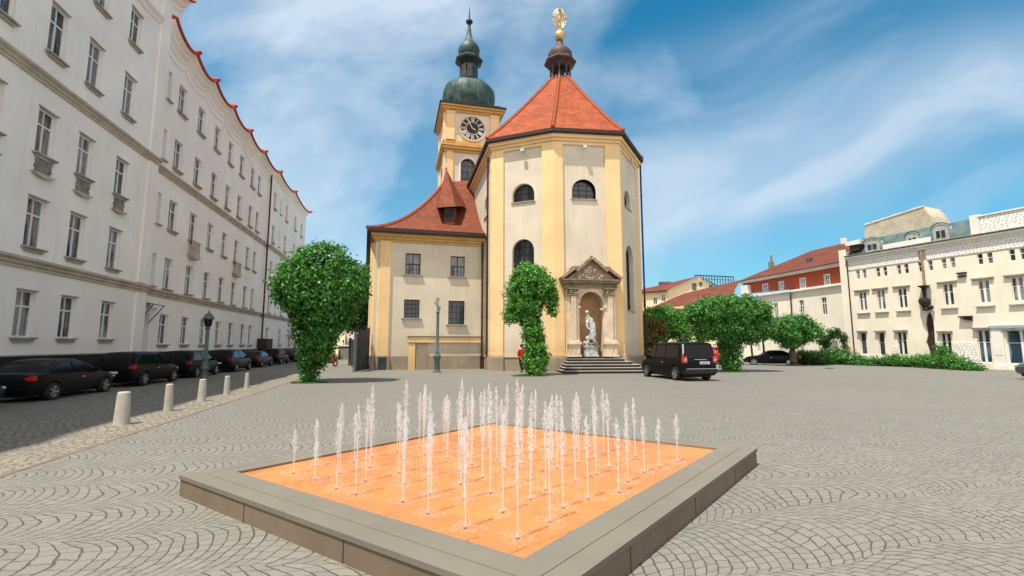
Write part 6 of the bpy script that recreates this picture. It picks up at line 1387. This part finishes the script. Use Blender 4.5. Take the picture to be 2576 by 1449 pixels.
for i in range(NI):          # i: rows away from the near-left rim; j: along that rim
    for j in range(NJ):
        p=jl+(jn-jl)*(j/(NJ-1))+(jr-jn)*(i/(NI-1)); p+=Vector((rr.gauss(0,.045),rr.gauss(0,.045),0))
        h=rr.choice([.62,.75,.85,.92,.98,.80])*1.0
        if i==0: h=first_row[j]
        if j==7: h=[.95,.95,.80,.78,.74,.66,.62,.60,.62][i]
        if j==0 and i>0: h=rr.uniform(.5,.75)
        hh_,ms=min(JM,key=lambda t:abs(t[0]-h)); me=rr.choice(ms)
        t=thing('water_jet','white water jet, %s from the left in the %s row from the near left rim'%(ORD[j],ORD[i]),'water jet',(p.x,p.y,FZr+.002),rr.uniform(0,6.28),'water jets of the fountain')
        sc_=h/hh_*rr.uniform(.96,1.04); o=put('water_column',me,t); o.scale=(1,1,sc_); o=put('splash',rr.choice(spl),t,(0,0,.003)); put('splash_film',rr.choice(fl),t,(0,0,.004)); put('nozzle',noz,t,(0,0,.001))

# ------------------------------------------------------------------ one object per separate piece
def split_islands(o):
    me=o.data; n_=len(me.vertices); par=list(range(n_))
    def fd(i):
        while par[i]!=i: par[i]=par[par[i]]; i=par[i]
        return i
    for p_ in me.polygons:
        v0=fd(p_.vertices[0])
        for v_ in p_.vertices[1:]: par[fd(v_)]=v0
    comp={}
    for p_ in me.polygons: comp.setdefault(fd(p_.vertices[0]),[]).append(p_)
    boxes=[]
    for ps in comp.values():
        ids=sorted({i for p_ in ps for i in p_.vertices}); cs=[me.vertices[i].co for i in ids]
        boxes.append([[min(c_[k_] for c_ in cs)-.03 for k_ in range(3)],[max(c_[k_] for c_ in cs)+.03 for k_ in range(3)],ps])
    ch_=True
    while ch_:
        ch_=False
        for i in range(len(boxes)):
            for j in range(i+1,len(boxes)):
                A,B=boxes[i],boxes[j]
                if all(A[0][k_]<=B[1][k_] and B[0][k_]<=A[1][k_] for k_ in range(3)):
                    boxes[i]=[[min(A[0][k_],B[0][k_]) for k_ in range(3)],[max(A[1][k_],B[1][k_]) for k_ in range(3)],A[2]+B[2]]; del boxes[j]; ch_=True; break
            if ch_: break
    if len(boxes)<2: return
    for i,(a_,b_,ps) in enumerate(boxes):
        ids=sorted({x for p_ in ps for x in p_.vertices}); mp={x:k_ for k_,x in enumerate(ids)}
        m2=bpy.data.meshes.new(o.name.split('.')[0]); m2.from_pydata([me.vertices[x].co[:] for x in ids],[],[[mp[x] for x in p_.vertices] for p_ in ps]); m2.materials.append(me.materials[0])
        c_=bpy.data.objects.new(o.name.split('.')[0],m2); COL.objects.link(c_); c_.parent=o.parent; c_.matrix_local=o.matrix_local.copy()
    bpy.data.objects.remove(o)
for o in list(bpy.data.objects):
    if o.name.split('.')[0] in ('brick_frieze','shop_pilaster','wall_bracket','roof_box','side_joint','parapet_pier','gable_window','floor_crack','capital_x','surround_x','cornice','entrance_hood','string_course','plinth','plinth_cap','post','yellow_band','band_coping','brick_parapet','roof_edge','white_cornice','roof'): split_islands(o)
